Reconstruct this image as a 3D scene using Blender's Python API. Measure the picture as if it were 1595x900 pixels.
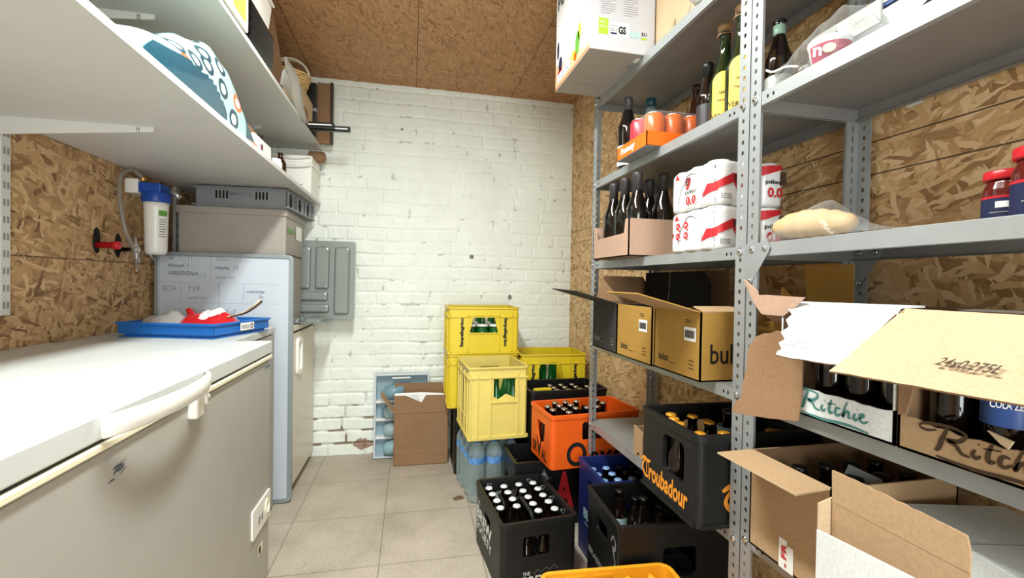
import bpy, bmesh, math, random
import numpy as np
from mathutils import Vector, Matrix
from mathutils.geometry import tessellate_polygon
random.seed(7)
for o in list(bpy.data.objects): bpy.data.objects.remove(o)
C = bpy.context.scene.collection
scene = bpy.context.scene
PI = math.pi

# ------------------------------------------------------------ camera
def make_camera():
    y, p, r, f = 0.216367, -0.0135812, 0.0164429, 716.854
    fw = Vector((math.sin(y)*math.cos(p), math.cos(y)*math.cos(p), math.sin(p)))
    rt0 = Vector((math.cos(y), -math.sin(y), 0)); up0 = rt0.cross(fw)
    rt = rt0*math.cos(r) + up0*math.sin(r)
    up = -rt0*math.sin(r) + up0*math.cos(r)
    cam = bpy.data.cameras.new('camera'); o = bpy.data.objects.new('camera', cam); C.objects.link(o)
    cam.sensor_width = 36.0; cam.sensor_fit = 'HORIZONTAL'; cam.lens = f/1595*36.0
    cam.clip_start = 0.02
    m = Matrix.Identity(4)
    for i in range(3):
        m[i][0] = rt[i]; m[i][1] = up[i]; m[i][2] = -fw[i]
    m[0][3], m[1][3], m[2][3] = 0, 0, 1.10
    o.matrix_world = m
    scene.camera = o
make_camera()

# ------------------------------------------------------------ light
world = bpy.data.worlds.new('world'); scene.world = world; world.use_nodes = True
world.node_tree.nodes['Background'].inputs[0].default_value = (0.8, 0.9, 1.0, 1)
world.node_tree.nodes['Background'].inputs[1].default_value = 0.05
scene.view_settings.view_transform = 'Standard'
try: scene.view_settings.look = 'None'
except Exception: pass
scene.view_settings.gamma = 1.0
scene.view_settings.use_curve_mapping = False
scene.view_settings.exposure = 0.52
LAMP_C = (-0.10, 0.98, 2.285); LAMP_W, LAMP_L, LAMP_P = 0.12, 1.15, 40.0
LAMP_COL = (0.93, 0.985, 0.965)
def area(name, loc, sx, sy, power, col, rot=(0, 0, 0)):
    l = bpy.data.lights.new(name, 'AREA'); l.shape = 'RECTANGLE'; l.size = sx; l.size_y = sy
    l.energy = power; l.color = col
    o = bpy.data.objects.new(name, l); o.location = loc; o.rotation_euler = rot; C.objects.link(o); return o
area('lamp_light', (LAMP_C[0], LAMP_C[1], LAMP_C[2]-0.022), LAMP_W, LAMP_L, LAMP_P, LAMP_COL)
# added fill light, set outside an invented door opening behind the camera
area('fill_light', (0.15, -1.25, 1.1), 1.0, 1.7, 40.0, (0.90, 0.97, 0.97), (PI/2, 0, 0))

# ------------------------------------------------------------ materials
def lin(h):
    h = h.lstrip('#'); v = [int(h[i:i+2], 16)/255 for i in (0, 2, 4)]
    return tuple(c/12.92 if c <= 0.04045 else ((c+0.055)/1.055)**2.4 for c in v)+(1,)
class NT:
    def __init__(s, m): s.t = m.node_tree; s.n = s.t.nodes; s.l = s.t.links
    def new(s, k, **kw):
        n = s.n.new(k)
        for a, b in kw.items():
            if a.startswith('i_'): n.inputs[a[2:].replace('_', ' ')].default_value = b
            elif a[0] == 'I': n.inputs[int(a[1:])].default_value = b
            else: setattr(n, a, b)
        return n
    def link(s, a, b): s.l.new(a, b)
    def math(s, op, a, b=None, c=None, clamp=False):
        n = s.n.new('ShaderNodeMath'); n.operation = op; n.use_clamp = clamp
        for i, v in enumerate((a, b, c)):
            if v is None: continue
            if isinstance(v, (int, float)): n.inputs[i].default_value = v
            else: s.l.new(v, n.inputs[i])
        return n.outputs[0]
    def mix(s, f, a, b, mode='MIX'):
        n = s.n.new('ShaderNodeMix'); n.data_type = 'RGBA'; n.blend_type = mode
        for i, v in ((0, f), (6, a), (7, b)):
            if isinstance(v, (int, float, tuple)): n.inputs[i].default_value = v
            else: s.l.new(v, n.inputs[i])
        return n.outputs[2]
    def ramp(s, f, stops, interp='LINEAR'):
        n = s.n.new('ShaderNodeValToRGB'); e = n.color_ramp.elements; n.color_ramp.interpolation = interp
        while len(e) < len(stops): e.new(0.5)
        for i, (p, c) in enumerate(stops): e[i].position = p; e[i].color = c
        s.l.new(f, n.inputs[0]); return n.outputs[0]
MATS = {}
def base(name):
    m = bpy.data.materials.new(name); m.use_nodes = True
    return m, NT(m), m.node_tree.nodes['Principled BSDF']
def pm(name, col, rough=0.5, metal=0.0, spec=0.5, noise=0.0, nscale=8.0, bump=0.0, bscale=60.0, coat=0.0, trans=0.0, dirt=None, ior=1.45):
    """plain procedural material: base colour with faint mottling and grain"""
    if name in MATS: return MATS[name]
    m, t, b = base(name)
    c = lin(col) if isinstance(col, str) else col
    b.inputs['Roughness'].default_value = rough; b.inputs['Metallic'].default_value = metal
    b.inputs['Specular IOR Level'].default_value = spec; b.inputs['Coat Weight'].default_value = coat
    b.inputs['Coat Roughness'].default_value = 0.08
    b.inputs['Transmission Weight'].default_value = trans; b.inputs['IOR'].default_value = ior
    tc = t.new('ShaderNodeTexCoord')
    n = t.new('ShaderNodeTexNoise', i_Scale=nscale, i_Detail=5.0); t.link(tc.outputs['Object'], n.inputs['Vector'])
    lo = tuple(max(0, x*(1-noise)) for x in c[:3])+(1,); hi = tuple(min(1, x*(1+noise)) for x in c[:3])+(1,)
    col_o = t.ramp(n.outputs['Fac'], [(0.3, lo), (0.7, hi)])
    if dirt:
        n2 = t.new('ShaderNodeTexNoise', i_Scale=dirt[1], i_Detail=8.0, i_Roughness=0.7); t.link(tc.outputs['Object'], n2.inputs['Vector'])
        f = t.ramp(n2.outputs['Fac'], [(dirt[2], (0, 0, 0, 1)), (dirt[2]+0.12, (1, 1, 1, 1))])
        f = t.math('MULTIPLY', f, dirt[3])
        col_o = t.mix(f, col_o, lin(dirt[0]))
    t.link(col_o, b.inputs['Base Color'])
    if bump:
        n3 = t.new('ShaderNodeTexNoise', i_Scale=bscale, i_Detail=4.0); t.link(tc.outputs['Object'], n3.inputs['Vector'])
        bp = t.new('ShaderNodeBump', i_Strength=bump, i_Distance=0.004); t.link(n3.outputs['Fac'], bp.inputs['Height'])
        t.link(bp.outputs[0], b.inputs['Normal'])
    MATS[name] = m; return m

def osb(name, axis, cols, scale=1.0, seams_v=(), seams_u=(), edge=0.82, bump=0.3, angles=(12, 62, 118, 158, 88)):
    """oriented strand board: layered, stretched, rotated flakes; (u,v) are the two in-plane axes"""
    m, t, b = base(name)
    tc = t.new('ShaderNodeTexCoord'); sx = t.new('ShaderNodeSeparateXYZ'); t.link(tc.outputs['Object'], sx.inputs[0])
    o = {'x': (1, 2), 'y': (0, 2), 'z': (0, 1)}[axis]
    U, V = sx.outputs[o[0]], sx.outputs[o[1]]
    cb = t.new('ShaderNodeCombineXYZ'); t.link(U, cb.inputs[0]); t.link(V, cb.inputs[1])
    nz = t.new('ShaderNodeTexNoise', i_Scale=26.0, i_Detail=4.0); t.link(cb.outputs[0], nz.inputs['Vector'])
    vs = t.new('ShaderNodeVectorMath', operation='SUBTRACT'); t.link(nz.outputs['Color'], vs.inputs[0]); vs.inputs[1].default_value = (.5, .5, .5)
    vm = t.new('ShaderNodeVectorMath', operation='MULTIPLY_ADD'); t.link(vs.outputs[0], vm.inputs[0]); vm.inputs[1].default_value = (.026, .026, 0); t.link(cb.outputs[0], vm.inputs[2])
    colour = None; hgt = None
    specs = [(angles[0], 8, 30, 0.0), (angles[1], 9, 42, 0.5), (angles[2], 8, 38, 0.52), (angles[3], 11, 55, 0.58), (angles[0]+14, 10, 50, 0.6), (angles[4], 15, 80, 0.68), (angles[2]-50, 18, 95, 0.72)]
    for i, (a, su, sv, th) in enumerate(specs):
        mp = t.new('ShaderNodeMapping', vector_type='TEXTURE'); mp.inputs['Rotation'].default_value = (0, 0, math.radians(a))
        mp.inputs['Scale'].default_value = (1/(su*scale), 1/(sv*scale), 1); mp.inputs['Location'].default_value = (i*0.37, i*0.21, 0)
        t.link(vm.outputs[0], mp.inputs[0])
        vo = t.new('ShaderNodeTexVoronoi', voronoi_dimensions='2D', i_Scale=1.0, i_Randomness=1.0); t.link(mp.outputs[0], vo.inputs['Vector'])
        ve = t.new('ShaderNodeTexVoronoi', voronoi_dimensions='2D', feature='DISTANCE_TO_EDGE', i_Scale=1.0); t.link(mp.outputs[0], ve.inputs['Vector'])
        sc = t.new('ShaderNodeSeparateColor'); t.link(vo.outputs['Color'], sc.inputs[0])
        gr = t.new('ShaderNodeTexNoise', i_Scale=2.0, i_Detail=3.0)      # grain along the flake
        mg = t.new('ShaderNodeMapping'); mg.inputs['Scale'].default_value = (0.6, 9, 1); t.link(mp.outputs[0], mg.inputs[0]); t.link(mg.outputs[0], gr.inputs['Vector'])
        tone = t.math('ADD', sc.outputs[0], t.math('MULTIPLY', t.math('SUBTRACT', gr.outputs['Fac'], 0.5), 0.55))
        c = t.ramp(tone, [(-0.0, lin(cols[0])), (0.18, lin(cols[1])), (0.55, lin(cols[2])), (1.0, lin(cols[3]))])
        ed = t.ramp(ve.outputs['Distance'], [(0.0, (edge, edge, edge, 1)), (0.07, (1, 1, 1, 1))])
        c = t.mix(1.0, c, ed, 'MULTIPLY')
        mask = t.math('GREATER_THAN', sc.outputs[1], th)
        if colour is None: colour, hgt = c, sc.outputs[2]
        else:
            colour = t.mix(mask, colour, c)
            hm = t.n.new('ShaderNodeMix'); t.link(mask, hm.inputs[0]); t.link(hgt, hm.inputs[2]); t.link(t.math('ADD', sc.outputs[2], 0.15*i), hm.inputs[3]); hgt = hm.outputs[0]
    for seams, W in ((seams_v, V), (seams_u, U)):
        for s in seams:
            d = t.math('ABSOLUTE', t.math('SUBTRACT', W, s))
            f = t.math('LESS_THAN', d, 0.0018)
            colour = t.mix(t.math('MULTIPLY', f, 0.85), colour, lin('#2a1a0e'))
    t.link(colour, b.inputs['Base Color'])
    b.inputs['Roughness'].default_value = 0.62; b.inputs['Specular IOR Level'].default_value = 0.3
    bp = t.new('ShaderNodeBump', i_Strength=bump, i_Distance=0.002); t.link(hgt, bp.inputs['Height']); t.link(bp.outputs[0], b.inputs['Normal'])
    MATS[name] = m; return m
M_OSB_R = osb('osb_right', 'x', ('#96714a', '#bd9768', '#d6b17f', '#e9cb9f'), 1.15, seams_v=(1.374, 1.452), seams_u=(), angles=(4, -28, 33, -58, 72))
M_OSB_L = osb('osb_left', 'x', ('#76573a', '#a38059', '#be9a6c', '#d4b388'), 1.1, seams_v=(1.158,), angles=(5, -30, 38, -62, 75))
M_OSB_C = osb('osb_ceiling', 'z', ('#90663f', '#ad8057', '#b98b61', '#c69a70'), 1.6, seams_u=(0.018, -0.60, 0.64), edge=0.88, bump=0.2)

def floor_mat():
    m, t, b = base('floor_tiles')
    tc = t.new('ShaderNodeTexCoord'); sx = t.new('ShaderNodeSeparateXYZ'); t.link(tc.outputs['Object'], sx.inputs[0])
    X, Y = sx.outputs[0], sx.outputs[1]
    wob = t.new('ShaderNodeTexNoise', i_Scale=3.0); t.link(tc.outputs['Object'], wob.inputs['Vector'])
    wv = t.math('MULTIPLY', t.math('SUBTRACT', wob.outputs['Fac'], 0.5), 0.004)
    def line(W, off):
        u = t.math('ADD', t.math('ADD', W, -off), wv)
        fr = t.math('FRACT', t.math('DIVIDE', u, 0.4))
        return t.math('MULTIPLY', t.math('MINIMUM', fr, t.math('SUBTRACT', 1.0, fr)), 0.4)
    d = t.math('MINIMUM', line(X, -0.107+4), line(Y, 1.829-4))
    joint = t.math('LESS_THAN', d, 0.0016)
    n1 = t.new('ShaderNodeTexNoise', i_Scale=4.0, i_Detail=6.0, i_Roughness=0.6); t.link(tc.outputs['Object'], n1.inputs['Vector'])
    n2 = t.new('ShaderNodeTexNoise', i_Scale=140.0, i_Detail=3.0, i_Roughness=0.7); t.link(tc.outputs['Object'], n2.inputs['Vector'])
    v1 = t.new('ShaderNodeTexVoronoi', i_Scale=95.0); t.link(tc.outputs['Object'], v1.inputs['Vector'])
    c = t.ramp(n1.outputs['Fac'], [(0.3, lin('#a59a89')), (0.5, lin('#b5aa99')), (0.72, lin('#c0b5a4'))])
    g = t.ramp(n2.outputs['Fac'], [(0.32, (0.72, 0.70, 0.68, 1)), (0.5, (1, 1, 1, 1)), (0.68, (1.12, 1.1, 1.08, 1))])
    c = t.mix(1.0, c, g, 'MULTIPLY')
    sp = t.math('LESS_THAN', v1.outputs['Distance'], 0.16)
    sc = t.new('ShaderNodeSeparateColor'); t.link(v1.outputs['Color'], sc.inputs[0])
    sp = t.math('MULTIPLY', sp, t.math('GREATER_THAN', sc.outputs[0], 0.72))
    c = t.mix(t.math('MULTIPLY', sp, 0.55), c, lin('#e6dfd2'))
    n4 = t.new('ShaderNodeTexNoise', i_Scale=22.0, i_Detail=8.0); t.link(tc.outputs['Object'], n4.inputs['Vector'])
    c = t.mix(t.ramp(n4.outputs['Fac'], [(0.68, (0, 0, 0, 1)), (0.76, (.5, .5, .5, 1))]), c, lin('#7b6f60'))
    c = t.mix(t.math('MULTIPLY', joint, 0.75), c, lin('#5d5344'))
    t.link(c, b.inputs['Base Color']); b.inputs['Roughness'].default_value = 0.5; b.inputs['Specular IOR Level'].default_value = 0.35
    h = t.math('ADD', t.math('MULTIPLY', n2.outputs['Fac'], 0.25), t.math('SUBTRACT', 1.0, joint))
    bp = t.new('ShaderNodeBump', i_Strength=0.35, i_Distance=0.0015); t.link(h, bp.inputs['Height']); t.link(bp.outputs[0], b.inputs['Normal'])
    return m
M_FLOOR = floor_mat()

def brick_mat():
    m, t, b = base('painted_brick')
    at = t.new('ShaderNodeAttribute', attribute_name='wear')
    sc = t.new('ShaderNodeSeparateColor'); t.link(at.outputs['Color'], sc.inputs[0])
    tc = t.new('ShaderNodeTexCoord')
    n = t.new('ShaderNodeTexNoise', i_Scale=5.0, i_Detail=8.0); t.link(tc.outputs['Object'], n.inputs['Vector'])
    c = t.ramp(n.outputs['Fac'], [(0.3, lin('#e5e9df')), (0.7, lin('#eff3ea'))])
    c = t.mix(sc.outputs[0], c, lin('#4b4238'))
    c = t.mix(sc.outputs[1], c, lin('#8d5f50'))
    c = t.mix(sc.outputs[2], c, lin('#8a7250'))
    t.link(c, b.inputs['Base Color']); b.inputs['Roughness'].default_value = 0.5; b.inputs['Specular IOR Level'].default_value = 0.35
    n3 = t.new('ShaderNodeTexNoise', i_Scale=60.0, i_Detail=6.0); t.link(tc.outputs['Object'], n3.inputs['Vector'])
    bp = t.new('ShaderNodeBump', i_Strength=0.35, i_Distance=0.003); t.link(n3.outputs['Fac'], bp.inputs['Height']); t.link(bp.outputs[0], b.inputs['Normal'])
    return m
M_BRICK = brick_mat()

def kraft_mat(name, col, dark):
    m, t, b = base(name)
    tc = t.new('ShaderNodeTexCoord')
    n = t.new('ShaderNodeTexNoise', i_Scale=3.0, i_Detail=6.0); t.link(tc.outputs['Object'], n.inputs['Vector'])
    n2 = t.new('ShaderNodeTexNoise', i_Scale=180.0, i_Detail=3.0); t.link(tc.outputs['Object'], n2.inputs['Vector'])
    c = t.ramp(n.outputs['Fac'], [(0.3, lin(dark)), (0.65, lin(col))])
    c = t.mix(1.0, c, t.ramp(n2.outputs['Fac'], [(0.3, (.9, .9, .88, 1)), (0.7, (1.06, 1.06, 1.06, 1))]), 'MULTIPLY')
    t.link(c, b.inputs['Base Color']); b.inputs['Roughness'].default_value = 0.78; b.inputs['Specular IOR Level'].default_value = 0.2
    w = t.new('ShaderNodeTexWave', i_Scale=60.0, i_Distortion=0.4); t.link(tc.outputs['Object'], w.inputs['Vector'])
    bp = t.new('ShaderNodeBump', i_Strength=0.06, i_Distance=0.001); t.link(w.outputs['Fac'], bp.inputs['Height']); t.link(bp.outputs[0], b.inputs['Normal'])
    MATS[name] = m; return m
K_TAN = kraft_mat('kraft_tan', '#b39573', '#a98a68'); K_LIGHT = kraft_mat('kraft_light', '#c8b191', '#bea685')
K_BROWN = kraft_mat('kraft_brown', '#947457', '#89694d'); K_PINK = kraft_mat('kraft_pink', '#b99982', '#ae8e7d')
K_OCHRE = kraft_mat('ochre_board', '#ad8642', '#a27c3b'); K_DARK = kraft_mat('charcoal_board', '#434241', '#3b3a39')
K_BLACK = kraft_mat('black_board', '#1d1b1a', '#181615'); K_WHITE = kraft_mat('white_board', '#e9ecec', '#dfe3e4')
M_WHITE = pm('white_melamine', '#cfcec9', 0.42, noise=0.02, bump=0.03, bscale=300)
M_LID = pm('freezer_lid_white', '#c6c9c6', 0.38, noise=0.04, nscale=5, dirt=('#aab0ac', 7, 0.56, 0.5), bump=0.05, bscale=250)
M_FREEZ = pm('freezer_body', '#a6a39b', 0.42, noise=0.02, bump=0.08, bscale=6)
M_CREAM = pm('cream_gasket', '#e6dfc3', 0.45)
M_PLW = pm('white_plastic', '#eceae2', 0.3, noise=0.015)
M_FRIDGE = pm('fridge_white', '#dcd2c2', 0.35, noise=0.03)
M_GALV = pm('galvanised_steel', '#a3a6a6', 0.42, metal=0.45, noise=0.07, nscale=14, bump=0.04, bscale=120)
M_GALV2 = pm('shelf_pan_steel', '#8f8d8a', 0.48, metal=0.35, noise=0.06, nscale=9)
M_CHROME = pm('chrome', '#d5d5d5', 0.12, metal=1.0); M_STEEL = pm('brushed_steel', '#b9b9b6', 0.28, metal=0.9)
M_BLACK = pm('black_plastic', '#0d0d0d', 0.4, noise=0.15, dirt=('#2b2a28', 14, 0.62, 0.35), bump=0.1, bscale=180)
M_BLACK2 = pm('black_plastic_worn', '#121212', 0.48, noise=0.15, dirt=('#33322f', 10, 0.6, 0.4), bump=0.1, bscale=180)
M_INK = pm('black_ink', '#141312', 0.6); M_TEAL = pm('teal_ink', '#4f8a84', 0.6); M_BROWNINK = pm('brown_ink', '#453220', 0.7)
M_YEL = pm('yellow_crate_plastic', '#dcc122', 0.4, noise=0.04, dirt=('#b09d25', 9, 0.66, 0.4)); M_PALE = pm('pale_yellow_plastic', '#dfca6c', 0.42, noise=0.05, dirt=('#b59a3c', 8, 0.64, 0.4))
M_ORC = pm('orange_crate_plastic', '#e85d15', 0.38, noise=0.05, dirt=('#c24c12', 10, 0.62, 0.4)); M_AMB = pm('amber_crate_plastic', '#e7a01f', 0.42, noise=0.05)
M_NAVY = pm('navy_crate_plastic', '#18265f', 0.35, noise=0.08); M_RED = pm('red_print', '#c5242b', 0.45); M_OR = pm('orange_print', '#e2912e', 0.5)
M_BTL = pm('dark_bottle_glass', '#120a07', 0.07, spec=0.7, coat=0.3); M_WINE = pm('wine_bottle_glass', '#0d0908', 0.08, spec=0.7, coat=0.3)
M_GREEN = pm('green_bottle_glass', '#0e5a26', 0.07, spec=0.7, coat=0.4); M_DGREEN = pm('dark_green_glass', '#16260c', 0.06, spec=0.8, coat=0.4)
M_BROWNG = pm('brown_bottle_glass', '#2a140b', 0.1, spec=0.6)
M_CAPW = pm('white_cap', '#e4e6e8', 0.3, metal=0.2); M_CAPS = pm('silver_cap', '#b4a797', 0.25, metal=0.8); M_CAPB = pm('pale_blue_cap', '#8fb2e0', 0.3, metal=0.2)
M_CAPG = pm('gold_cap', '#d9952c', 0.3, metal=0.3); M_CAPP = pm('pink_cap', '#c06a72', 0.35)
M_PAPER = pm('paper_white', '#e9e9e6', 0.6, noise=0.02); M_PAPY = pm('yellow_label', '#e6c24a', 0.5, noise=0.05); M_PAPB = pm('pale_blue_label', '#a9c9cb', 0.5)
M_CORK = pm('cork_foil', '#c9a37c', 0.5); M_FOIL = pm('matt_foil', '#3a3536', 0.4); M_REDP = pm('red_plastic', '#c3202a', 0.3); M_BLUEP = pm('blue_plastic', '#1d67b8', 0.35)
M_BLUEF = pm('filter_blue', '#1c48a0', 0.35); M_GREYP = pm('grey_plastic', '#85878a', 0.45, noise=0.04); M_GREYB = pm('grey_box_plastic', '#a39b92', 0.5, noise=0.03)
M_TRAY = pm('silver_grey_plastic', '#858d88', 0.3, metal=0.25, noise=0.04); M_FRAME = pm('whiteboard_frame', '#9aa3a6', 0.38, metal=0.4)
M_WB = pm('whiteboard_surface', '#c4cbd4', 0.32, noise=0.03, nscale=3); M_PEN = pm('marker_ink', '#4a5060', 0.6); M_PENL = pm('faint_marker_ink', '#8c95a4', 0.6)
M_ORCAN = pm('orange_can', '#d65f08', 0.28, metal=0.0); M_WCAN = pm('white_can', '#ecebea', 0.25); M_RCAN = pm('red_can', '#b8323e', 0.3)
M_BREAD = pm('bread_crust', '#c4a476', 0.7, noise=0.15, nscale=22, bump=0.4, bscale=40)
M_WICK = pm('wicker', '#c9a871', 0.7, noise=0.15, bump=0.4, bscale=90); M_GRN = pm('green_print', '#5d9a3a', 0.5); M_LIME = pm('lime_print', '#a4c83a', 0.5)
M_SAUCE = pm('red_sauce', '#5a1712', 0.12, spec=0.6, coat=0.5); M_NAVL = pm('navy_label', '#1c2345', 0.4); M_BLUL = pm('blue_label', '#39599c', 0.4)
M_CUP = pm('teal_cup', '#7698a5', 0.35); M_CUP2 = pm('pale_teal_cup', '#9db2b8', 0.4, dirt=('#47646a', 40, 0.55, 0.8)); M_GREYT = pm('grey_print', '#8a8a8a', 0.6)
M_DARKHOLE = pm('dark_recess', '#120d09', 0.9); M_SKINNY = pm('teal_film', '#15495a', 0.12, spec=0.7, coat=0.5, bump=0.4, bscale=14)
M_REDFOIL = pm('red_foil', '#c01c22', 0.22, coat=0.4, bump=0.7, bscale=30); M_WFOIL = pm('white_foil', '#e9e3df', 0.25, coat=0.3, bump=0.7, bscale=30)
def film(name, col, a=0.25, rough=0.12, k=0.6):
    m, t, b = base(name)
    out = t.n['Material Output']; tr = t.new('ShaderNodeBsdfTransparent'); tr.inputs[0].default_value = (0.97, 0.98, 0.98, 1)
    mx = t.new('ShaderNodeMixShader'); fr = t.new('ShaderNodeLayerWeight', i_Blend=0.35)
    b.inputs['Base Color'].default_value = lin(col); b.inputs['Roughness'].default_value = rough
    tc = t.new('ShaderNodeTexCoord'); n = t.new('ShaderNodeTexNoise', i_Scale=25.0, i_Detail=3.0); t.link(tc.outputs['Object'], n.inputs['Vector'])
    bp = t.new('ShaderNodeBump', i_Strength=0.6, i_Distance=0.004); t.link(n.outputs['Fac'], bp.inputs['Height']); t.link(bp.outputs[0], b.inputs['Normal'])
    f = t.math('ADD', t.math('MULTIPLY', t.math('POWER', fr.outputs['Facing'], 1.6), k), a, clamp=True)
    t.link(f, mx.inputs[0]); t.link(tr.outputs[0], mx.inputs[1]); t.link(b.outputs[0], mx.inputs[2]); t.link(mx.outputs[0], out.inputs[0])
    MATS[name] = m; return m
M_PET = film('clear_pet', '#b9cccb', 0.28, 0.08); M_BAG = film('clear_bag_film', '#c9c9c6', 0.05, k=0.35); M_MILKY = film('milky_bag_film', '#c2c0ba', 0.5, 0.3); M_HOSE = film('clear_hose', '#9a968c', 0.5, 0.2)
def leaf_mat():
    m, t, b = base('leaf_pattern_film')
    tc = t.new('ShaderNodeTexCoord'); sx = t.new('ShaderNodeSeparateXYZ'); t.link(tc.outputs['Object'], sx.inputs[0])
    cb = t.new('ShaderNodeCombineXYZ'); t.link(t.math('MULTIPLY', sx.outputs[1], 11.0), cb.inputs[0]); t.link(t.math('MULTIPLY', t.math('SUBTRACT', sx.outputs[2], sx.outputs[0]), 13.0), cb.inputs[1])
    v = t.new('ShaderNodeTexVoronoi', voronoi_dimensions='2D', i_Scale=1.0, i_Randomness=0.5); t.link(cb.outputs[0], v.inputs['Vector'])
    sc = t.new('ShaderNodeSeparateColor'); t.link(v.outputs['Color'], sc.inputs[0])
    d = v.outputs['Distance']
    disc = t.math('LESS_THAN', d, 0.40); hole = t.math('LESS_THAN', d, 0.22)
    kind = t.ramp(sc.outputs[0], [(0.0, lin('#1d3f4c')), (0.42, lin('#8fd0c8')), (0.86, lin('#d9683a'))], 'CONSTANT')
    c = t.mix(disc, lin('#9dbdb8'), kind)
    ring = t.math('MULTIPLY', hole, t.math('GREATER_THAN', t.math('ABSOLUTE', t.math('SUBTRACT', sc.outputs[0], 0.64)), 0.22))
    c = t.mix(ring, c, lin('#c9dbd6'))
    t.link(c, b.inputs['Base Color']); b.inputs['Roughness'].default_value = 0.25; b.inputs['Coat Weight'].default_value = 0.3
    return m
M_LEAF = leaf_mat()
M_LAMP = bpy.data.materials.new('lamp_diffuser'); M_LAMP.use_nodes = True
_b = M_LAMP.node_tree.nodes['Principled BSDF']; _b.inputs['Emission Color'].default_value = LAMP_COL+(1,); _b.inputs['Emission Strength'].default_value = 6.0

# ------------------------------------------------------------ mesh helpers
def catmull(pts, n=6):
    P = [Vector(p) for p in pts]; out = []
    for i in range(len(P)-1):
        a = P[max(i-1, 0)]; b = P[i]; c = P[i+1]; d = P[min(i+2, len(P)-1)]
        for k in range(n):
            s = k/n
            out.append(0.5*((2*b)+(-a+c)*s+(2*a-5*b+4*c-d)*s*s+(-a+3*b-3*c+d)*s**3))
    out.append(P[-1]); return out
class MB:
    def __init__(s): s.v = []; s.f = []; s.m = []; s.sm = []; s.mats = []
    def mi(s, m):
        if m not in s.mats: s.mats.append(m)
        return s.mats.index(m)
    def add(s, vs, fs, mat, smooth=False, M=None):
        k = len(s.v); i = s.mi(mat)
        for v in vs:
            v = Vector(v); s.v.append(M @ v if M else v)
        for f in fs: s.f.append([k+a for a in f]); s.m.append(i); s.sm.append(smooth)
        return s
    def box(s, lo, hi, mat, M=None, taper=0.0):
        x0, y0, z0 = lo; x1, y1, z1 = hi; t = taper
        vs = [(x0+t, y0+t, z0), (x1-t, y0+t, z0), (x1-t, y1-t, z0), (x0+t, y1-t, z0), (x0, y0, z1), (x1, y0, z1), (x1, y1, z1), (x0, y1, z1)]
        return s.add(vs, [(3, 2, 1, 0), (4, 5, 6, 7), (0, 1, 5, 4), (1, 2, 6, 5), (2, 3, 7, 6), (3, 0, 4, 7)], mat, False, M)
    def lathe(s, prof, mat, c=(0, 0, 0), seg=20, smooth=True, M=None, cap=True):
        vs = []; fs = []; n = len(prof)
        for r, z in prof:
            for k in range(seg):
                a = 2*PI*k/seg; vs.append((c[0]+r*math.cos(a), c[1]+r*math.sin(a), c[2]+z))
        for i in range(n-1):
            for k in range(seg):
                k2 = (k+1) % seg; fs.append((i*seg+k, i*seg+k2, (i+1)*seg+k2, (i+1)*seg+k))
        if cap:
            if prof[0][0] > 1e-5: fs.append(tuple(reversed(range(seg))))
            if prof[-1][0] > 1e-5: fs.append(tuple((n-1)*seg+k for k in range(seg)))
        return s.add(vs, fs, mat, smooth, M)
    def tube(s, pts, r, mat, seg=8, smooth=True, M=None):
        P = [Vector(p) for p in pts]; R = r if isinstance(r, (list, tuple)) else [r]*len(P)
        vs = []; fs = []; prev = None
        for i, p in enumerate(P):
            t = (P[min(i+1, len(P)-1)]-P[max(i-1, 0)]).normalized()
            if prev is None:
                prev = t.cross(Vector((0, 0, 1)))
                if prev.length < 1e-3: prev = t.cross(Vector((1, 0, 0)))
            nrm = (prev-t*prev.dot(t)).normalized(); prev = nrm; bn = t.cross(nrm)
            for k in range(seg):
                a = 2*PI*k/seg; vs.append(p+(nrm*math.cos(a)+bn*math.sin(a))*R[i])
        for i in range(len(P)-1):
            for k in range(seg):
                k2 = (k+1) % seg; fs.append((i*seg+k, i*seg+k2, (i+1)*seg+k2, (i+1)*seg+k))
        fs.append(tuple(reversed(range(seg)))); fs.append(tuple((len(P)-1)*seg+k for k in range(seg)))
        return s.add(vs, fs, mat, smooth, M)
    def plate(s, outer, holes, th, mat, O=(0, 0, 0), U=(1, 0, 0), V=(0, 1, 0), M=None, mat2=None, flip=False):
        """flat plate with holes in the (U,V) plane through O, thickness th towards U x V"""
        O, U, V = Vector(O), Vector(U), Vector(V); N = U.cross(V).normalized()
        loops = [[Vector((a, b, 0)) for a, b in outer]]+[[Vector((a, b, 0)) for a, b in h] for h in holes]
        flat = [p for l in loops for p in l]; tris = tessellate_polygon(loops)
        n = len(flat); vs = [O+U*p.x+V*p.y for p in flat]+[O+U*p.x+V*p.y+N*th for p in flat]
        top = []; bot = []
        for a, b, c in tris:
            pa, pb, pc = flat[a], flat[b], flat[c]
            if (pb-pa).cross(pc-pa).z < 0: b, c = c, b
            top.append((a+n, b+n, c+n)); bot.append((c, b, a))
        side = []; k = 0
        for l in loops:
            m = len(l)
            for i in range(m): j = (i+1) % m; side.append((k+i, k+j, k+j+n, k+i+n))
            k += m
        s.add(vs, top+([] if flip else side), mat, False, M)
        s.add(vs, bot+(side if flip else []), mat2 or mat, False, M)
        return s
    def sheet(s, pts, th, mat, mat2=None, M=None):
        """planar polygon through 3D points, given thickness away from its normal"""
        P = [Vector(p) for p in pts]; N = Vector((0, 0, 0))
        for i in range(len(P)): N += (P[i]-P[0]).cross(P[(i+1) % len(P)]-P[0])
        N.normalize(); U = (P[1]-P[0]).normalized(); V = N.cross(U)
        return s.plate([((p-P[0]).dot(U), (p-P[0]).dot(V)) for p in P], [], th, mat, P[0], U, V, M, mat2)
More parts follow.
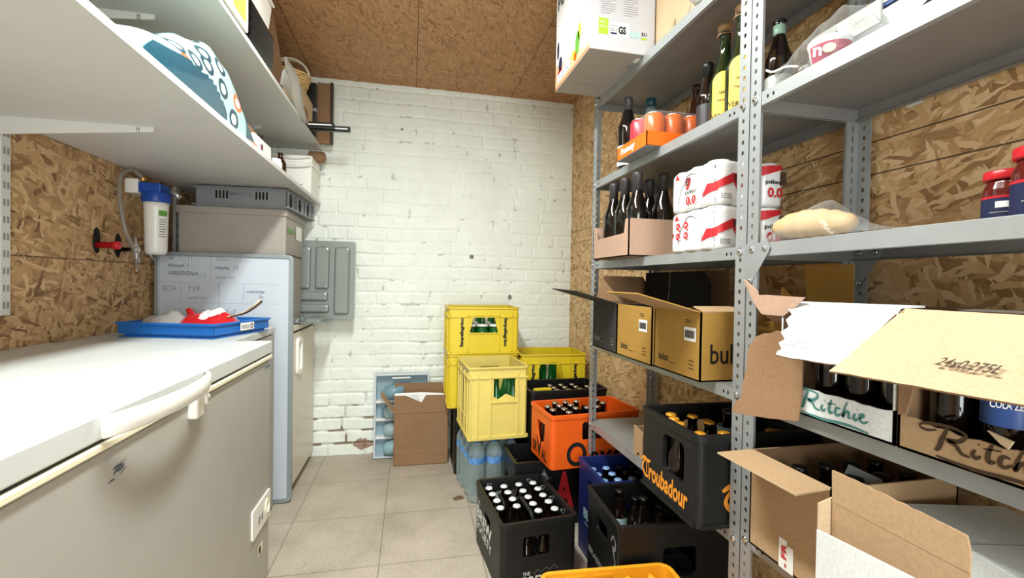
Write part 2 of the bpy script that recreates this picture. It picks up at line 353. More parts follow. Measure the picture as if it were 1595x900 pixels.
    def build(s, name, parent=None, bevel=0.0, loc=None, rot=None, recalc=True, subsurf=0):
        me = bpy.data.meshes.new(name); me.from_pydata([tuple(v) for v in s.v], [], s.f)
        for m in s.mats: me.materials.append(m)
        me.polygons.foreach_set('material_index', s.m); me.polygons.foreach_set('use_smooth', s.sm)
        if recalc:
            bm = bmesh.new(); bm.from_mesh(me); bmesh.ops.recalc_face_normals(bm, faces=bm.faces); bm.to_mesh(me); bm.free()
        me.update(); o = bpy.data.objects.new(name, me); C.objects.link(o)
        if parent: o.parent = parent
        if loc: o.location = loc
        if rot: o.rotation_euler = rot
        if bevel:
            b = o.modifiers.new('bevel', 'BEVEL'); b.width = bevel; b.segments = 2; b.limit_method = 'ANGLE'; b.angle_limit = 0.7
        if subsurf:
            q = o.modifiers.new('sub', 'SUBSURF'); q.levels = subsurf; q.render_levels = subsurf
        return o
LABELS = []
def thing(name, label, cat, loc=(0, 0, 0), rz=0.0, group=None, rot=None):
    o = bpy.data.objects.new(name, None); C.objects.link(o); o.empty_display_size = 0.05
    o.location = loc; o.rotation_euler = rot if rot else (0, 0, rz)
    return tag(o, label, cat, group)
def tag(o, label, cat, group=None):
    o['label'] = label; o['category'] = cat
    if group: o['group'] = group
    return o
def struct(o): o['kind'] = 'structure'; return o
def dup(root, loc, rz=0.0, label=None, group=None):
    r = root.copy(); C.objects.link(r); r.location = loc; r.rotation_euler = (0, 0, rz)
    if label: r['label'] = label
    if group: r['group'] = group
    for ch in list(root.children):
        c = ch.copy(); C.objects.link(c); c.parent = r
        for g in list(ch.children):
            d = g.copy(); C.objects.link(d); d.parent = c
    return r
_fc = {}
def text_geo(s, bold=0.0, shear=0.0):
    k = (s, bold, shear)
    if k in _fc: return _fc[k]
    cu = bpy.data.curves.new('t', 'FONT'); cu.body = s; cu.size = 1.0; cu.offset = bold; cu.shear = shear; cu.resolution_u = 3; cu.fill_mode = 'FRONT'
    ob = bpy.data.objects.new('t', cu); C.objects.link(ob); dg = bpy.context.evaluated_depsgraph_get(); dg.update()
    me = bpy.data.meshes.new_from_object(ob.evaluated_get(dg))
    vs = [v.co.copy() for v in me.vertices]; fs = [tuple(p.vertices) for p in me.polygons]
    bpy.data.objects.remove(ob); bpy.data.meshes.remove(me)
    x0 = min(v.x for v in vs); x1 = max(v.x for v in vs); y0 = min(v.y for v in vs); y1 = max(v.y for v in vs)
    _fc[k] = (vs, fs, x0, x1, y0, y1); return _fc[k]
def txt(mb, s, O, U, V, w, h, mat, bold=0.0, shear=0.0, lift=0.0006):
    """lettering s fitted into a w x h rectangle whose lower-left corner is O; U,V unit vectors"""
    vs, fs, x0, x1, y0, y1 = text_geo(s, bold, shear)
    O, U, V = Vector(O), Vector(U), Vector(V); N = U.cross(V)
    mb.add([O+U*((v.x-x0)/(x1-x0)*w)+V*((v.y-y0)/(y1-y0)*h)+N*lift for v in vs], fs, mat); return mb
def stroke(mb, pts, wd, O, U, V, mat, n=5, lift=0.0007, taper=True):
    """brush stroke: flat ribbon through 2D points (u,v) on the plane O,U,V"""
    O, U, V = Vector(O), Vector(U), Vector(V); N = U.cross(V)
    P = catmull([(a, b, 0) for a, b in pts], n) if len(pts) > 2 else [Vector((a, b, 0)) for a, b in pts]
    L = []; m = len(P)
    for i, p in enumerate(P):
        t = (P[min(i+1, m-1)]-P[max(i-1, 0)]); t = t.normalized() if t.length > 1e-9 else Vector((1, 0, 0))
        q = Vector((-t.y, t.x, 0)); k = wd*(0.5 if not taper else (0.28+0.3*abs(math.sin(i/(m-1)*PI))))
        L.append(p+q*k); L.append(p-q*k)
    vs = [O+U*p.x+V*p.y+N*lift for p in L]; fs = [(2*i, 2*i+1, 2*i+3, 2*i+2) for i in range(m-1)]
    mb.add(vs, fs, mat); return mb
def quad(mb, O, U, V, w, h, mat, lift=0.0005):
    O, U, V = Vector(O), Vector(U), Vector(V); N = U.cross(V)
    O = O+N*lift; mb.add([O, O+U*w, O+U*w+V*h, O+V*h], [(0, 1, 2, 3)], mat); return mb
def oval(cx, cy, rx, ry, n=10): return [(cx+rx*math.cos(2*PI*k/n), cy+ry*math.sin(2*PI*k/n)) for k in range(n)]
def rrect(x0, y0, x1, y1, r, n=4):
    out = []
    for cx, cy, a0 in ((x1-r, y0+r, -90), (x1-r, y1-r, 0), (x0+r, y1-r, 90), (x0+r, y0+r, 180)):
        for k in range(n+1):
            a = math.radians(a0+90*k/n); out.append((cx+r*math.cos(a), cy+r*math.sin(a)))
    return out
def jag(p, q, n, amp, seed=0):
    rs = random.Random(seed); p, q = Vector(p), Vector(q); d = q-p
    side = d.cross(Vector((0, 0, 1))); side = side.normalized() if side.length > 1e-6 else Vector((1, 0, 0))
    up = d.normalized().cross(side)
    return [p+d*((k+rs.uniform(-.3, .3))/n)+up*rs.uniform(-amp, amp) for k in range(1, n)]

# ============================================================ ROOM
XL, XR, YB, YN, ZC = -1.17, 1.08, 3.04, -1.0, 2.34
struct(MB().box((XL-0.1, YN-0.8, -0.1), (XR+0.1, YB+0.15, 0), M_FLOOR).build('floor'))
struct(MB().box((XL-0.1, YN-0.8, ZC), (XR+0.1, YB+0.15, ZC+0.1), M_OSB_C).build('ceiling'))
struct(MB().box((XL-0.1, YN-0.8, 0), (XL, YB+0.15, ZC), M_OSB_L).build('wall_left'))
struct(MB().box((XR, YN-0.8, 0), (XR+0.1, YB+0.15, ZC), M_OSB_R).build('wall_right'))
M_PLASTER = pm('white_plaster', '#d9d7d0', 0.7, noise=0.02)
struct(MB().plate([(XL, 0), (-0.4, 0), (-0.4, 2.05), (0.7, 2.05), (0.7, 0), (XR, 0), (XR, ZC), (XL, ZC)], [], 0.08, M_PLASTER, (0, YN, 0), (1, 0, 0), (0, 0, 1)).build('wall_front'))  # unseen near wall; door opening added to let the fill light in
def brick_wall():
    """white painted brick wall as a real relief: heights and wear computed on a 4 mm grid"""
    rs = np.random.RandomState(3)
    step = 0.004; xs = np.arange(XL, XR+step, step); zs = np.arange(0, ZC+step, step)
    X, Z = np.meshgrid(xs, zs)
    def smooth_noise(sc, seed, octs=3):
        r = np.random.RandomState(seed); out = np.zeros_like(X); a = 1.0
        for o in range(octs):
            g = r.rand(int(ZC/sc)+4, int((XR-XL)/sc)+4)
            u = (X-XL)/sc; v = Z/sc; i = u.astype(int); j = v.astype(int); fu = u-i; fv = v-j
            fu = fu*fu*(3-2*fu); fv = fv*fv*(3-2*fv)
            out += a*(g[j, i]*(1-fu)*(1-fv)+g[j, i+1]*fu*(1-fv)+g[j+1, i]*(1-fu)*fv+g[j+1, i+1]*fu*fv-0.5)
            a *= 0.5; sc *= 0.5
        return out
    wz = smooth_noise(0.35, 1)*0.012; wx = smooth_noise(0.2, 2)*0.012
    crs = 0.0800; row = np.floor((Z+wz+0.012)/crs).astype(int); fz = (Z+wz+0.012)/crs-row
    H = np.zeros_like(X); wear = np.zeros(X.shape+(3,))
    fine = smooth_noise(0.02, 5, 3); med = smooth_noise(0.08, 6, 3); big = smooth_noise(0.4, 8, 2)
    joint = np.ones_like(X); tone = np.zeros_like(X)
    for r in range(int(ZC/crs)+2):
        x = XL-0.25-rs.rand()*0.1; edges = [x]; header = rs.rand() < 0.28
        while x < XR+0.3:
            x += (0.112 if header else 0.218)+rs.uniform(-.008, .01) if rs.rand() > 0.14 else (0.112 if not header else 0.2); edges.append(x)
        e = np.array(edges); msk = row == r
        xx = (X+wx)[msk]; idx = np.clip(np.searchsorted(e, xx)-1, 0, len(e)-2)
        dx = np.minimum(xx-e[idx], e[idx+1]-xx); dz = np.minimum(fz[msk], 1-fz[msk])*crs
        d = np.minimum(dx, dz)
        ins = np.clip((d-0.0035)/0.008, 0, 1); ins = ins*ins*(3-2*ins)
        off = rs.rand(len(e))*0.004
        H[msk] = ins*(0.0075+off[idx]); joint[msk] = d
        tone[msk] = dz < 0.006
    H = H*np.clip(0.42+big*0.8, 0.18, 0.8)+fine*0.0018+med*0.004
    # pits and crack lines along the joints, denser towards the floor
    low = np.clip((0.36-Z)/0.3, 0, 1)
    sn = smooth_noise(0.05, 11, 3)
    crack = (joint < 0.0045) & (sn > 0.42-low*0.33) & (fz > 0.5*0)
    pit = (joint < 0.008) & (smooth_noise(0.022, 12, 2) > 0.60-low*0.12)
    lowcrack = (joint < 0.0032) & (low > 0.0) & (sn > -0.25)
    wear[..., 0] = np.where(pit, 0.85, 0)+np.where(crack, 0.42, 0)+np.where(lowcrack, 0.4, 0)
    wear[..., 2] = np.where((low > 0.3) & (joint < 0.007) & (sn > 0.08), 0.8, 0)
    H -= pit*0.007+crack*0.003+lowcrack*0.003
    for cx, cz, rx, rz, ch in ((-0.275, 0.062, 0.062, 0.034, 1), (-0.18, 0.055, 0.03, 0.03, 2), (-0.20, 0.20, 0.022, 0.05, 2), (0.392, 1.267, 0.016, 0.011, 0), (-0.069, 2.07, 0.007, 0.007, 0), (0.21, 0.23, 0.03, 0.04, 0), (0.655, 1.0, 0.011, 0.014, 0)):
        q = ((X-cx)/rx)**2+((Z-cz)/rz)**2+smooth_noise(0.03, 20+int(cx*100) % 7, 2)*1.4
        mm = q < 1; wear[..., ch][mm] = 0.85; wear[..., 0][mm & (ch != 0)] = 0; H[mm] -= 0.004
    wear = np.clip(wear, 0, 1)
    nz, nx = X.shape
    co = np.stack([X, YB-H, Z], -1).reshape(-1, 3)
    i = (np.arange(nz-1)[:, None]*nx+np.arange(nx-1)[None, :]).ravel()
    faces = np.stack([i, i+1, i+1+nx, i+nx], 1)
    me = bpy.data.meshes.new('wall_back')
    me.vertices.add(len(co)); me.vertices.foreach_set('co', co.ravel())
    me.loops.add(faces.size); me.loops.foreach_set('vertex_index', faces.ravel().astype(np.int32))
    me.polygons.add(len(faces)); me.polygons.foreach_set('loop_start', (np.arange(len(faces))*4).astype(np.int32))
    me.polygons.foreach_set('use_smooth', np.ones(len(faces), bool))
    me.update(calc_edges=True)
    ca = me.color_attributes.new('wear', 'FLOAT_COLOR', 'POINT')
    ca.data.foreach_set('color', np.concatenate([wear.reshape(-1, 3), np.ones((nz*nx, 1))], 1).ravel().astype(np.float32))
    me.materials.append(M_BRICK); o = bpy.data.objects.new('wall_back', me); C.objects.link(o); struct(o)
brick_wall()

# ceiling lamp (the room's light, out of the frame above the photographer)
t = thing('ceiling_lamp', 'long white strip lamp fixed under the chipboard ceiling', 'lamp', LAMP_C)
MB().box((-0.08, -0.62, 0.02), (0.08, 0.62, 0.055), M_PLW).build('lamp_housing', t, 0.006)
MB().box((-0.06, -0.575, -0.018), (0.06, 0.575, 0.02), M_LAMP).build('diffuser', t, 0.008)

# ============================================================ LEFT SIDE
def wall_shelf(z, label, label_end):
    t = thing('wall_shelf', label, 'shelf', (XL, 1.2, z), group=None)
    MB().box((0.003, -1.7, 0), (0.626, 1.80, 0.018), M_WHITE).build('shelf_board', t, 0.001)
    for y in ((1.605, 0.6) if z < 1.7 else (1.605, 0.6, 2.62)):
        b = MB(); yy = y-1.2
        b.plate([(0.006, -0.0), (0.405, -0.0), (0.405, -0.012), (0.39, -0.016), (0.02, -0.052), (0.006, -0.052)], [], 0.007, M_WHITE, (0, yy, 0), (1, 0, 0), (0, 0, 1))
        b.lathe([(0.004, -0.019), (0.004, -0.006)], M_STEEL, (0.365, yy-0.009, 0), 8)
        b.build('bracket', t, 0.001)
    return t
wall_shelf(1.552, 'lower long white wall shelf over the chest freezer, holding the teal patterned bag', '')
wall_shelf(1.889, 'upper long white wall shelf, holding black trays and a wicker basket', '')
for i, (y, lb) in enumerate(((1.632, 'white slotted shelf rail on the left chipboard wall above the freezer lid'), (2.64, 'white slotted shelf rail hidden behind the tall grey plastic box'))):
    m = MB(); z = 1.0
    while z < 2.1:
        for dy in (-0.009, 0.004):
            m.box((0.0131, dy, z), (0.0142, dy+0.006, z+0.020), M_GREYT)
        m.lathe([(0.002, 0), (0.0, 0.001)], M_GREYT, (0.0135, 0, z+0.028), 6); z += 0.05
    o = MB().box((0, -0.0165, 0.98), (0.013, 0.0165, 2.2), M_WHITE).build('shelf_rail', None, 0.001, (XL, y, 0)); tag(o, lb, 'rail')
    m.build('slots', o)

# chest freezer
def freezer():
    X0, X1, Y0, Y1 = XL+0.006, -0.484, 0.22, 1.80
    t = thing('chest_freezer', 'long white chest freezer with lid handle along the left wall', 'freezer', (0, 0, 0))
    b = MB().box((X0, Y0+0.006, 0.03), (X1-0.004, Y1-0.006, 0.812), M_FREEZ); b.build('body', t, 0.008)
    MB().box((X0+.03, Y0+.03, 0.0), (X1-.04, Y1-.03, 0.032), M_BLACK).build('plinth', t)
    MB().box((X0, Y0+0.004, 0.816), (X1+0.002, Y1-0.004, 0.829), M_CREAM).build('gasket', t, 0.003)
    MB().box((X0+.01, Y0+0.01, 0.829), (X1-0.006, Y1-0.01, 0.836), M_INK).build('seal_gap', t)
    MB().box((X0, Y0, 0.835), (X1, Y1, 0.878), M_LID).build('lid', t, 0.004)
    # bowed lid handle: wide flat grip standing off the lid edge
    n = 22; vs = []; fs = []
    for i in range(n+1):
        s = i/n; y = 0.86+0.385*s; bow = math.sin(PI*s)**0.6*0.036+0.003
        zt = 0.876; zb = 0.838
        for (dx, z) in ((bow-0.005, zt-0.003), (bow-0.003, zt), (bow+0.003, zt-0.001), (bow+0.006, zt-0.006), (bow+0.006, zb+0.006), (bow+0.002, zb), (bow-0.003, zb+0.001), (bow-0.005, zb+0.006)):
            vs.append((X1+dx, y, z))
    for i in range(n):
        for k in range(8): fs.append((i*8+k, i*8+(k+1) % 8, (i+1)*8+(k+1) % 8, (i+1)*8+k))
    fs.append(tuple(range(8))); fs.append(tuple(n*8+k for k in range(8)))
    MB().add(vs, fs, M_PLW, True).build('lid_handle', t)
    lk = MB().box((X1-.006, 1.165, 0.778), (X1+0.016, 1.205, 0.826), M_PLW); lo = lk.build('lock', t, 0.006)
    rot = Matrix.Rotation(PI/2, 4, 'Y')
    MB().lathe([(0.013, 0), (0.013, 0.012), (0.010, 0.013)], M_PLW, (0, 0, 0), 16, M=Matrix.Translation((X1+0.004, 1.222, 0.812)) @ rot).lathe([(0.006, 0.013), (0.005, 0.0145)], M_STEEL, (0, 0, 0), 12, M=Matrix.Translation((X1+0.004, 1.222, 0.812)) @ rot).build('lock_barrel', lo)
    bd = MB(); quad(bd, (X1-0.004, 1.722, 0.785), (0, 1, 0), (0, 0, 1), 0.066, 0.022, M_FRAME, 0.001)
    txt(bd, 'hermes', (X1-0.004, 1.73, 0.789), (0, 1, 0), (0, 0, 1), 0.048, 0.012, M_INK, lift=0.0018); bd.build('badge', t)
    v = MB(); rr = rrect(1.60, 0.255, 1.79, 0.352, 0.01)
    v.plate(rr, [], 0.006, M_PLW, (X1-0.005, 0, 0), (0, 1, 0), (0, 0, 1)); v.build('control_panel', t, 0.001)
    d = MB()
    for y, r in ((1.66, 0.012), (1.69, 0.012)): d.plate(oval(y, 0.30, 0.007, 0.014), [], 0.003, M_GREYT, (X1+0.001, 0, 0), (0, 1, 0), (0, 0, 1))
    d.plate(oval(1.748, 0.304, 0.022, 0.026, 16), [oval(1.748, 0.304, 0.016, 0.02, 16)], 0.004, M_CREAM, (X1+0.001, 0, 0), (0, 1, 0), (0, 0, 1)); d.build('dials', t)
    s = MB(); quad(s, (X1-0.004, 1.665, 0.168), (0, 1, 0), (0, 0, 1), 0.055, 0.035, M_CREAM, 0.001); quad(s, (X1-0.004, 1.675, 0.174), (0, 1, 0), (0, 0, 1), 0.022, 0.022, M_BROWNINK, 0.002); s.build('rating_label', t)
    sc = MB()
    rs = random.Random(2)
    for k in range(16):
        y = 0.885+rs.uniform(0, .035); z = 0.755+rs.uniform(0, .02); stroke(sc, [(y, z), (y+rs.uniform(.006, .02), z+rs.uniform(-.002, .009))], 0.003, (X1-0.004, 0, 0), (0, 1, 0), (0, 0, 1), M_PEN)
    for k in range(5):
        y = 0.86+rs.uniform(0, .03); z = 0.79+rs.uniform(0, .02); stroke(sc, [(y, z), (y+.006, z+.004)], 0.0016, (X1-0.004, 0, 0), (0, 1, 0), (0, 0, 1), M_PENL)
    sc.build('scuff_marks', t)
freezer()

# low white chest between freezer and whiteboard, carries the blue tray
t = thing('storage_chest', 'low white chest behind the freezer end, under the blue tray', 'chest', (-0.895, 2.10, 0))
MB().box((-0.265, -0.275, 0.02), (0.265, 0.28, 0.838), M_FREEZ).build('body', t, 0.006)
MB().box((-0.268, -0.28, 0.842), (0.268, 0.285, 0.874), M_LID).build('lid', t, 0.005)
MB().box((-0.24, -0.25, 0), (0.24, 0.25, 0.021), M_BLACK).build('plinth', t)

# blue tray
def blue_tray():
    t = thing('plastic_tray', 'shallow blue plastic tray holding red packets in front of the whiteboard', 'tray', (-0.835, 2.09, 0.8745), math.radians(-17))
    m = MB(); a, b, h = 0.19, 0.165, 0.052
    for lo, hi in (((-a, -b, 0), (a, b, 0.004)), ((-a, -b, .012), (a, -b+.005, h)), ((-a, b-.005, .012), (a, b, h)), ((-a, -b, .012), (-a+.005, b, h)), ((a-.005, -b, .012), (a, b, h))):
        m.box(lo, hi, M_BLUEP)
    m.box((-a+.012, -b+.012, 0.003), (a-.012, b-.012, 0.016), M_BLUEP); m.build('tray_body', t, 0.002)
    m = MB()
    m.plate([(-a-.006, -b-.006), (a+.006, -b-.006), (a+.006, b+.006), (-a-.006, b+.006)], [[(-a+.004, -b+.004), (-a+.004, b-.004), (a-.004, b-.004), (a-.004, -b+.004)]], 0.008, M_BLUEP, (0, 0, h-.004)); m.build('rim', t, 0.002)
    l = MB(); quad(l, (a+.0055, -0.03, 0.018), (0, 1, 0), (0, 0, 1), 0.085, 0.030, M_PAPER, 0.001); txt(l, 'IIIIIIII', (a+.0065, -0.022, 0.024), (0, 1, 0), (0, 0, 1), 0.045, 0.016, M_INK); l.plate(oval(0.04, 0.033, 0.009, 0.011), [oval(0.04, 0.033, 0.005, 0.007)], 0.0006, M_INK, (a+.0065, 0, 0), (0, 1, 0), (0, 0, 1)); l.build('barcode_label', t)
blue_tray()
def pillow(mb, L, W, H, mat, seed=0, nu=26, nv=14, crumple=0.006, matf=None, prof=None, flat=0.12):
    rs = np.random.RandomState(seed); ph = rs.rand(6)*6.28
    def hf(u, v): return (math.sin(9*u+ph[0]+3*v)+math.sin(15*v+ph[1]+4*u)+math.sin(23*u-11*v+ph[2])*0.7+math.sin(31*v+27*u+ph[3])*0.4)*crumple/2
    vs = []; fs = []
    for side in (1, -1):
        for i in range(nu+1):
            for j in range(nv+1):
                u = i/nu; v = j/nv; e = (max(0, math.sin(PI*u))**0.5)*(max(0, math.sin(PI*v))**0.6)
                if prof: e *= prof(u)
                z = H*e*(1 if side > 0 else flat*-0)+(hf(u, v)*e if side > 0 else 0)
                vs.append(((u-.5)*L, (v-.5)*W*(0.86+0.14*math.sin(PI*u)), max(z, 0.0)+0.0005))
    N = (nu+1)*(nv+1)
    groups = {}
    for s in (0, 1):
        for i in range(nu):
            for j in range(nv):
                a = s*N+i*(nv+1)+j; q = (a, a+nv+1, a+nv+2, a+1) if s == 0 else (a, a+1, a+nv+2, a+nv+1)
                m = matf(i/nu, j/nv, s) if matf else mat; groups.setdefault(m, []).append(q)
    for m, f in groups.items(): mb.add(vs, f, m, True)
    return mb
def packet(name, label, cat, loc, rz, L, W, H, mat, seed, matf=None, tilt=0, group=None, **k):
    t = pillow(MB(), L, W, H, mat, seed, matf=matf, **k).build(name, None, 0, loc, (tilt, 0, rz), recalc=False)
    return tag(t, label, cat, group)
packet('snack_packet', 'red and white foil packet lying right in the blue tray', 'packet', (-0.785, 2.075, 0.8935), math.radians(-17), 0.23, 0.17, 0.075, M_REDFOIL, 4, lambda u, v, s: M_WFOIL if 0.3 < u < 0.8 and v > 0.35+0.25*math.sin(u*9) else M_REDFOIL, crumple=0.012)
packet('snack_packet', 'clear packet with red corners lying left in the blue tray', 'packet', (-0.945, 2.08, 0.8935), math.radians(-22), 0.15, 0.2, 0.065, M_MILKY, 9, lambda u, v, s: M_REDFOIL if u < 0.22 and v < .6 else M_MILKY, crumple=0.014)
m = MB(); P = catmull([(-0.90, 2.19, 0.932), (-0.915, 2.20, 0.955), (-0.925, 2.2, 0.968)], 4)
m.tube(P, [0.02-.0015*i for i in range(len(P))], M_REDFOIL, 6); tag(m.build('foil_twist'), 'small red foil twist sticking up at the left rear of the blue tray', 'foil')
m = MB(); P = catmull([(-0.71, 2.03, 0.945), (-0.665, 2.06, 0.958), (-0.63, 2.08, 0.985), (-0.61, 2.10, 1.01)], 4)
vs = []; fs = []
for i, p in enumerate(P): w = 0.006+0.010*i/len(P); vs += [p+Vector((0, -w, w*.5)), p+Vector((0.004, w, -w*.5)), p+Vector((-.002, 0, .004))]
for i in range(len(P)-1):
    for k in range(3): fs.append((3*i+k, 3*i+(k+1) % 3, 3*i+3+(k+1) % 3, 3*i+3+k))
m.add(vs, fs, pm('brown_foil', '#8d7b62', 0.3, metal=.3), True); tag(m.build('wrapper_strip'), 'curled silvery brown wrapper strip rising from the right of the blue tray', 'wrapper')

# whiteboard
def whiteboard():
    Y = 2.425; x0, x1, z0, z1 = -1.155, -0.562, 0.004, 1.218
    t = thing('whiteboard', 'whiteboard with faint handwriting standing upright behind the freezer', 'whiteboard', ((x0+x1)/2, Y, 0))
    cx = (x0+x1)/2; w = (x1-x0)/2
    MB().box((-w+.01, 0.004, z0+.01), (w-.01, 0.014, z1-.01), M_WB).build('panel', t)
    MB().plate(rrect(-w, z0, w, z1, 0.028), [rrect(-w+.019, z0+.019, w-.019, z1-.019, 0.006)], 0.022, M_FRAME, (0, 0.020, 0), (1, 0, 0), (0, 0, 1)).build('frame', t, 0.003)
    k = MB(); O = (0, 0.0035, 0); U = (1, 0, 0); V = (0, 0, 1)
    # pixel -> board coordinates of the photographed notes (x 237..457, y 392..)
    def bx(px): return (px-457)/218.5*(-0.0+0.573)+(x1-0.010-cx)
    def bz(py): return z1-(py-394)*0.003385+0.0
    for a, b, c_, d in ((323, 400, 323, 434), (275, 434, 275, 465), (336, 437, 336, 470)): stroke(k, [(bx(a), bz(b)), (bx(c_), bz(d))], 0.002, O, U, V, M_PENL)
    for a, b, c_ in ((240, 436, 440), (245, 464, 440), (300, 493, 436)): stroke(k, [(bx(a), bz(b)), (bx(c_), bz(b+1))], 0.0012, O, U, V, M_PENL)
    def scrib(x, y, w, h, seed, m=M_PEN, wd=0.0026):
        rs = random.Random(seed); n = max(4, int(w/2.6)); pts = [(bx(x+w*i/n), bz(y+h*rs.uniform(-.5, .5))) for i in range(n+1)]; stroke(k, pts, wd, O, U, V, m)
    def wr(s, x, y, w, h, m=M_PEN, b=-0.0): txt(k, s, (bx(x), O[1], bz(y+h)), U, V, (w)/218.5*0.573, h*0.003385, m, b, 0.1)
    for q in (272, 277, 282, 287, 292): stroke(k, [(bx(q), bz(399)), (bx(q+.6), bz(405))], 0.002, O, U, V, M_PEN)
    scrib(257, 402, 9, 4, 1); wr('Wiscouf  1', 255, 410, 32, 5); wr('VARKENSHam', 256, 420, 46, 6); 
    for q in (306, 310, 314): stroke(k, [(bx(q), bz(423)), (bx(q), bz(429))], 0.002, O, U, V, M_PEN)
    wr('Zolfonie', 331, 400, 20, 5, M_PENL)
    for q in (355, 360, 365, 371): stroke(k, [(bx(q), bz(399)), (bx(q+1), bz(406))], 0.002, O, U, V, M_PENL)
    wr('Hutome', 330, 412, 22, 5)
    for q in (361, 366): stroke(k, [(bx(q), bz(411)), (bx(q+.5), bz(417))], 0.003, O, U, V, M_PEN)
    wr('Stewig heen', 331, 426, 31, 5, M_PENL)
    wr('BOH', 247, 440, 21, 8, M_PENL); wr('TYP', 286, 441, 20, 8, M_PENL); wr('anderson', 286, 454, 30, 5, M_PENL)
    wr('13u15', 290, 473, 24, 8, M_PENL); wr("18u3'", 342, 473, 24, 8, M_PENL)
    for y in (440, 449): scrib(335, y, 2, 2, y)
    stroke(k, [(bx(378), bz(439)), (bx(377), bz(452)), (bx(375), bz(463))], 0.002, O, U, V, M_PENL); scrib(381, 448, 8, 0.6, 3); wr('worter', 389, 446, 24, 4); wr('Dn', 403, 453, 7, 4)
    stroke(k, [(bx(400), bz(461)), (bx(402), bz(464)), (bx(405), bz(461))], 0.0015, O, U, V, M_PENL); scrib(338, 492, 7, 4, 12)
    for y in (552, 583, 617, 647, 685, 718): stroke(k, [(bx(426), bz(y)), (bx(433), bz(y))], 0.0018, O, U, V, M_PENL)
    k.build('handwriting', t)
whiteboard()

# refrigerator beyond the whiteboard
t = thing('refrigerator', 'low white fridge between whiteboard and brick wall with a small side handle', 'fridge', (0, 0, 0))
X1 = -0.575
MB().box((XL+.006, 2.475, 0.03), (X1-.03, 3.02, 0.83), M_FRIDGE).build('body', t, 0.004)
MB().box((X1-.027, 2.477, 0.05), (X1, 3.018, 0.824), M_FRIDGE).build('door', t, 0.006)
MB().box((XL+.006, 2.47, 0.836), (X1+.004, 3.02, 0.862), M_FRIDGE).build('worktop', t, 0.004)
MB().box((XL+.01, 2.49, 0.824), (X1-.01, 3.01, 0.838), M_INK).build('seam', t)
MB().box((XL+.02, 2.49, 0.0), (X1-.04, 3.0, 0.032), M_BLACK).build('plinth', t)
MB().plate(rrect(2.555, 0.60, 2.655, 0.795, 0.03), [rrect(2.572, 0.625, 2.638, 0.77, 0.02)], 0.014, M_PLW, (X1, 0, 0), (0, 1, 0), (0, 0, 1)).build('door_handle', t, 0.003)

# tall grey-beige plastic box on the fridge + shallow grey crate on top
t = thing('plastic_storage_box', 'tall beige grey plastic box behind the whiteboard under the slotted crate', 'box', (0, 0, 0.8625))
MB().box((-1.095, 2.50, 0), (-0.615, 2.875, 0.555), M_GREYB, taper=0.006).build('body', t, 0.006)
MB().box((-1.102, 2.493, 0.549), (-0.609, 2.885, 0.585), M_GREYB).build('lid', t, 0.005)
l = MB(); quad(l, (-0.6145, 2.53, 0.47), (0, 1, 0), (0, 0, 1), 0.05, 0.03, M_GRN, 0.001); txt(l, 'eco', (-0.6145, 2.585, 0.472), (0, 1, 0), (0, 0, 1), 0.09, 0.024, M_GRN, lift=.001); l.build('green_sticker', t)
l = MB(); quad(l, (-0.6145, 2.70, 0.45), (0, 1, 0), (0, 0, 1), 0.13, 0.075, M_PLW, 0.001); quad(l, (-0.6145, 2.52, 0.36), (0, 1, -.02), (0, 0, 1), 0.32, 0.006, M_INK, 0.001); l.build('front_panel', t)
def euro_crate():
    t = thing('stacking_crate', 'shallow grey slotted crate squeezed between tall box and lower shelf', 'crate', (-0.80, 2.73, 1.4475), math.radians(-3))
    a, b, h = 0.205, 0.245, 0.098; m = MB()
    m.box((-a+.01, -b+.01, 0), (a-.01, b-.01, 0.005), M_GREYP)
    holes = [rrect(x, 0.04, x+.009, 0.078, .002, 1) for x in (-0.118, -0.102, -0.086, -0.07, 0.062, 0.078, 0.094, 0.110)]
    for O, U in (((-a, -b, 0), 1), ((-a, b-.004, 0), 1)):
        m.plate([(-a, 0), (a, 0), (a, h), (-a, h)], holes, 0.004, M_GREYP, (0, O[1]+.004, 0), (1, 0, 0), (0, 0, 1))
    for x in (-a, a-.004): m.plate([(-b, 0), (b, 0), (b, h), (-b, h)], [rrect(y, 0.02, y+.10, 0.08, .004, 1) for y in (-.20, -.06, .08)], 0.004, M_GREYP, (x, 0, 0), (0, 1, 0), (0, 0, 1))
    m.build('crate_wall', t)
    r = MB(); r.plate([(-a-.008, -b-.008), (a+.008, -b-.008), (a+.008, b+.008), (-a-.008, b+.008)], [[(-a+.002, -b+.002), (-a+.002, b-.002), (a-.002, b-.002), (a-.002, -b+.002)]], 0.006, M_GREYP, (0, 0, h-.012))
    r.plate([(-a-.012, -b-.012), (a+.012, -b-.012), (a+.012, b+.012), (-a-.012, b+.012)], [[(-a+.002, -b+.002), (-a+.002, b-.002), (a-.002, b-.002), (a-.002, -b+.002)]], 0.006, M_GREYP, (0, 0, 0.004))
    for k in range(7): r.box((a, -b+.01+k*.078, .008), (a+.010, -b+.014+k*.078, h-.008), M_GREYP)
    r.build('rim', t, 0.0015)
    g = MB().tube([(-0.05, -b-.006, 0.062), (0.045, -b-.006, 0.062)], 0.004, M_GREYP); g.build('handle', t)
euro_crate()

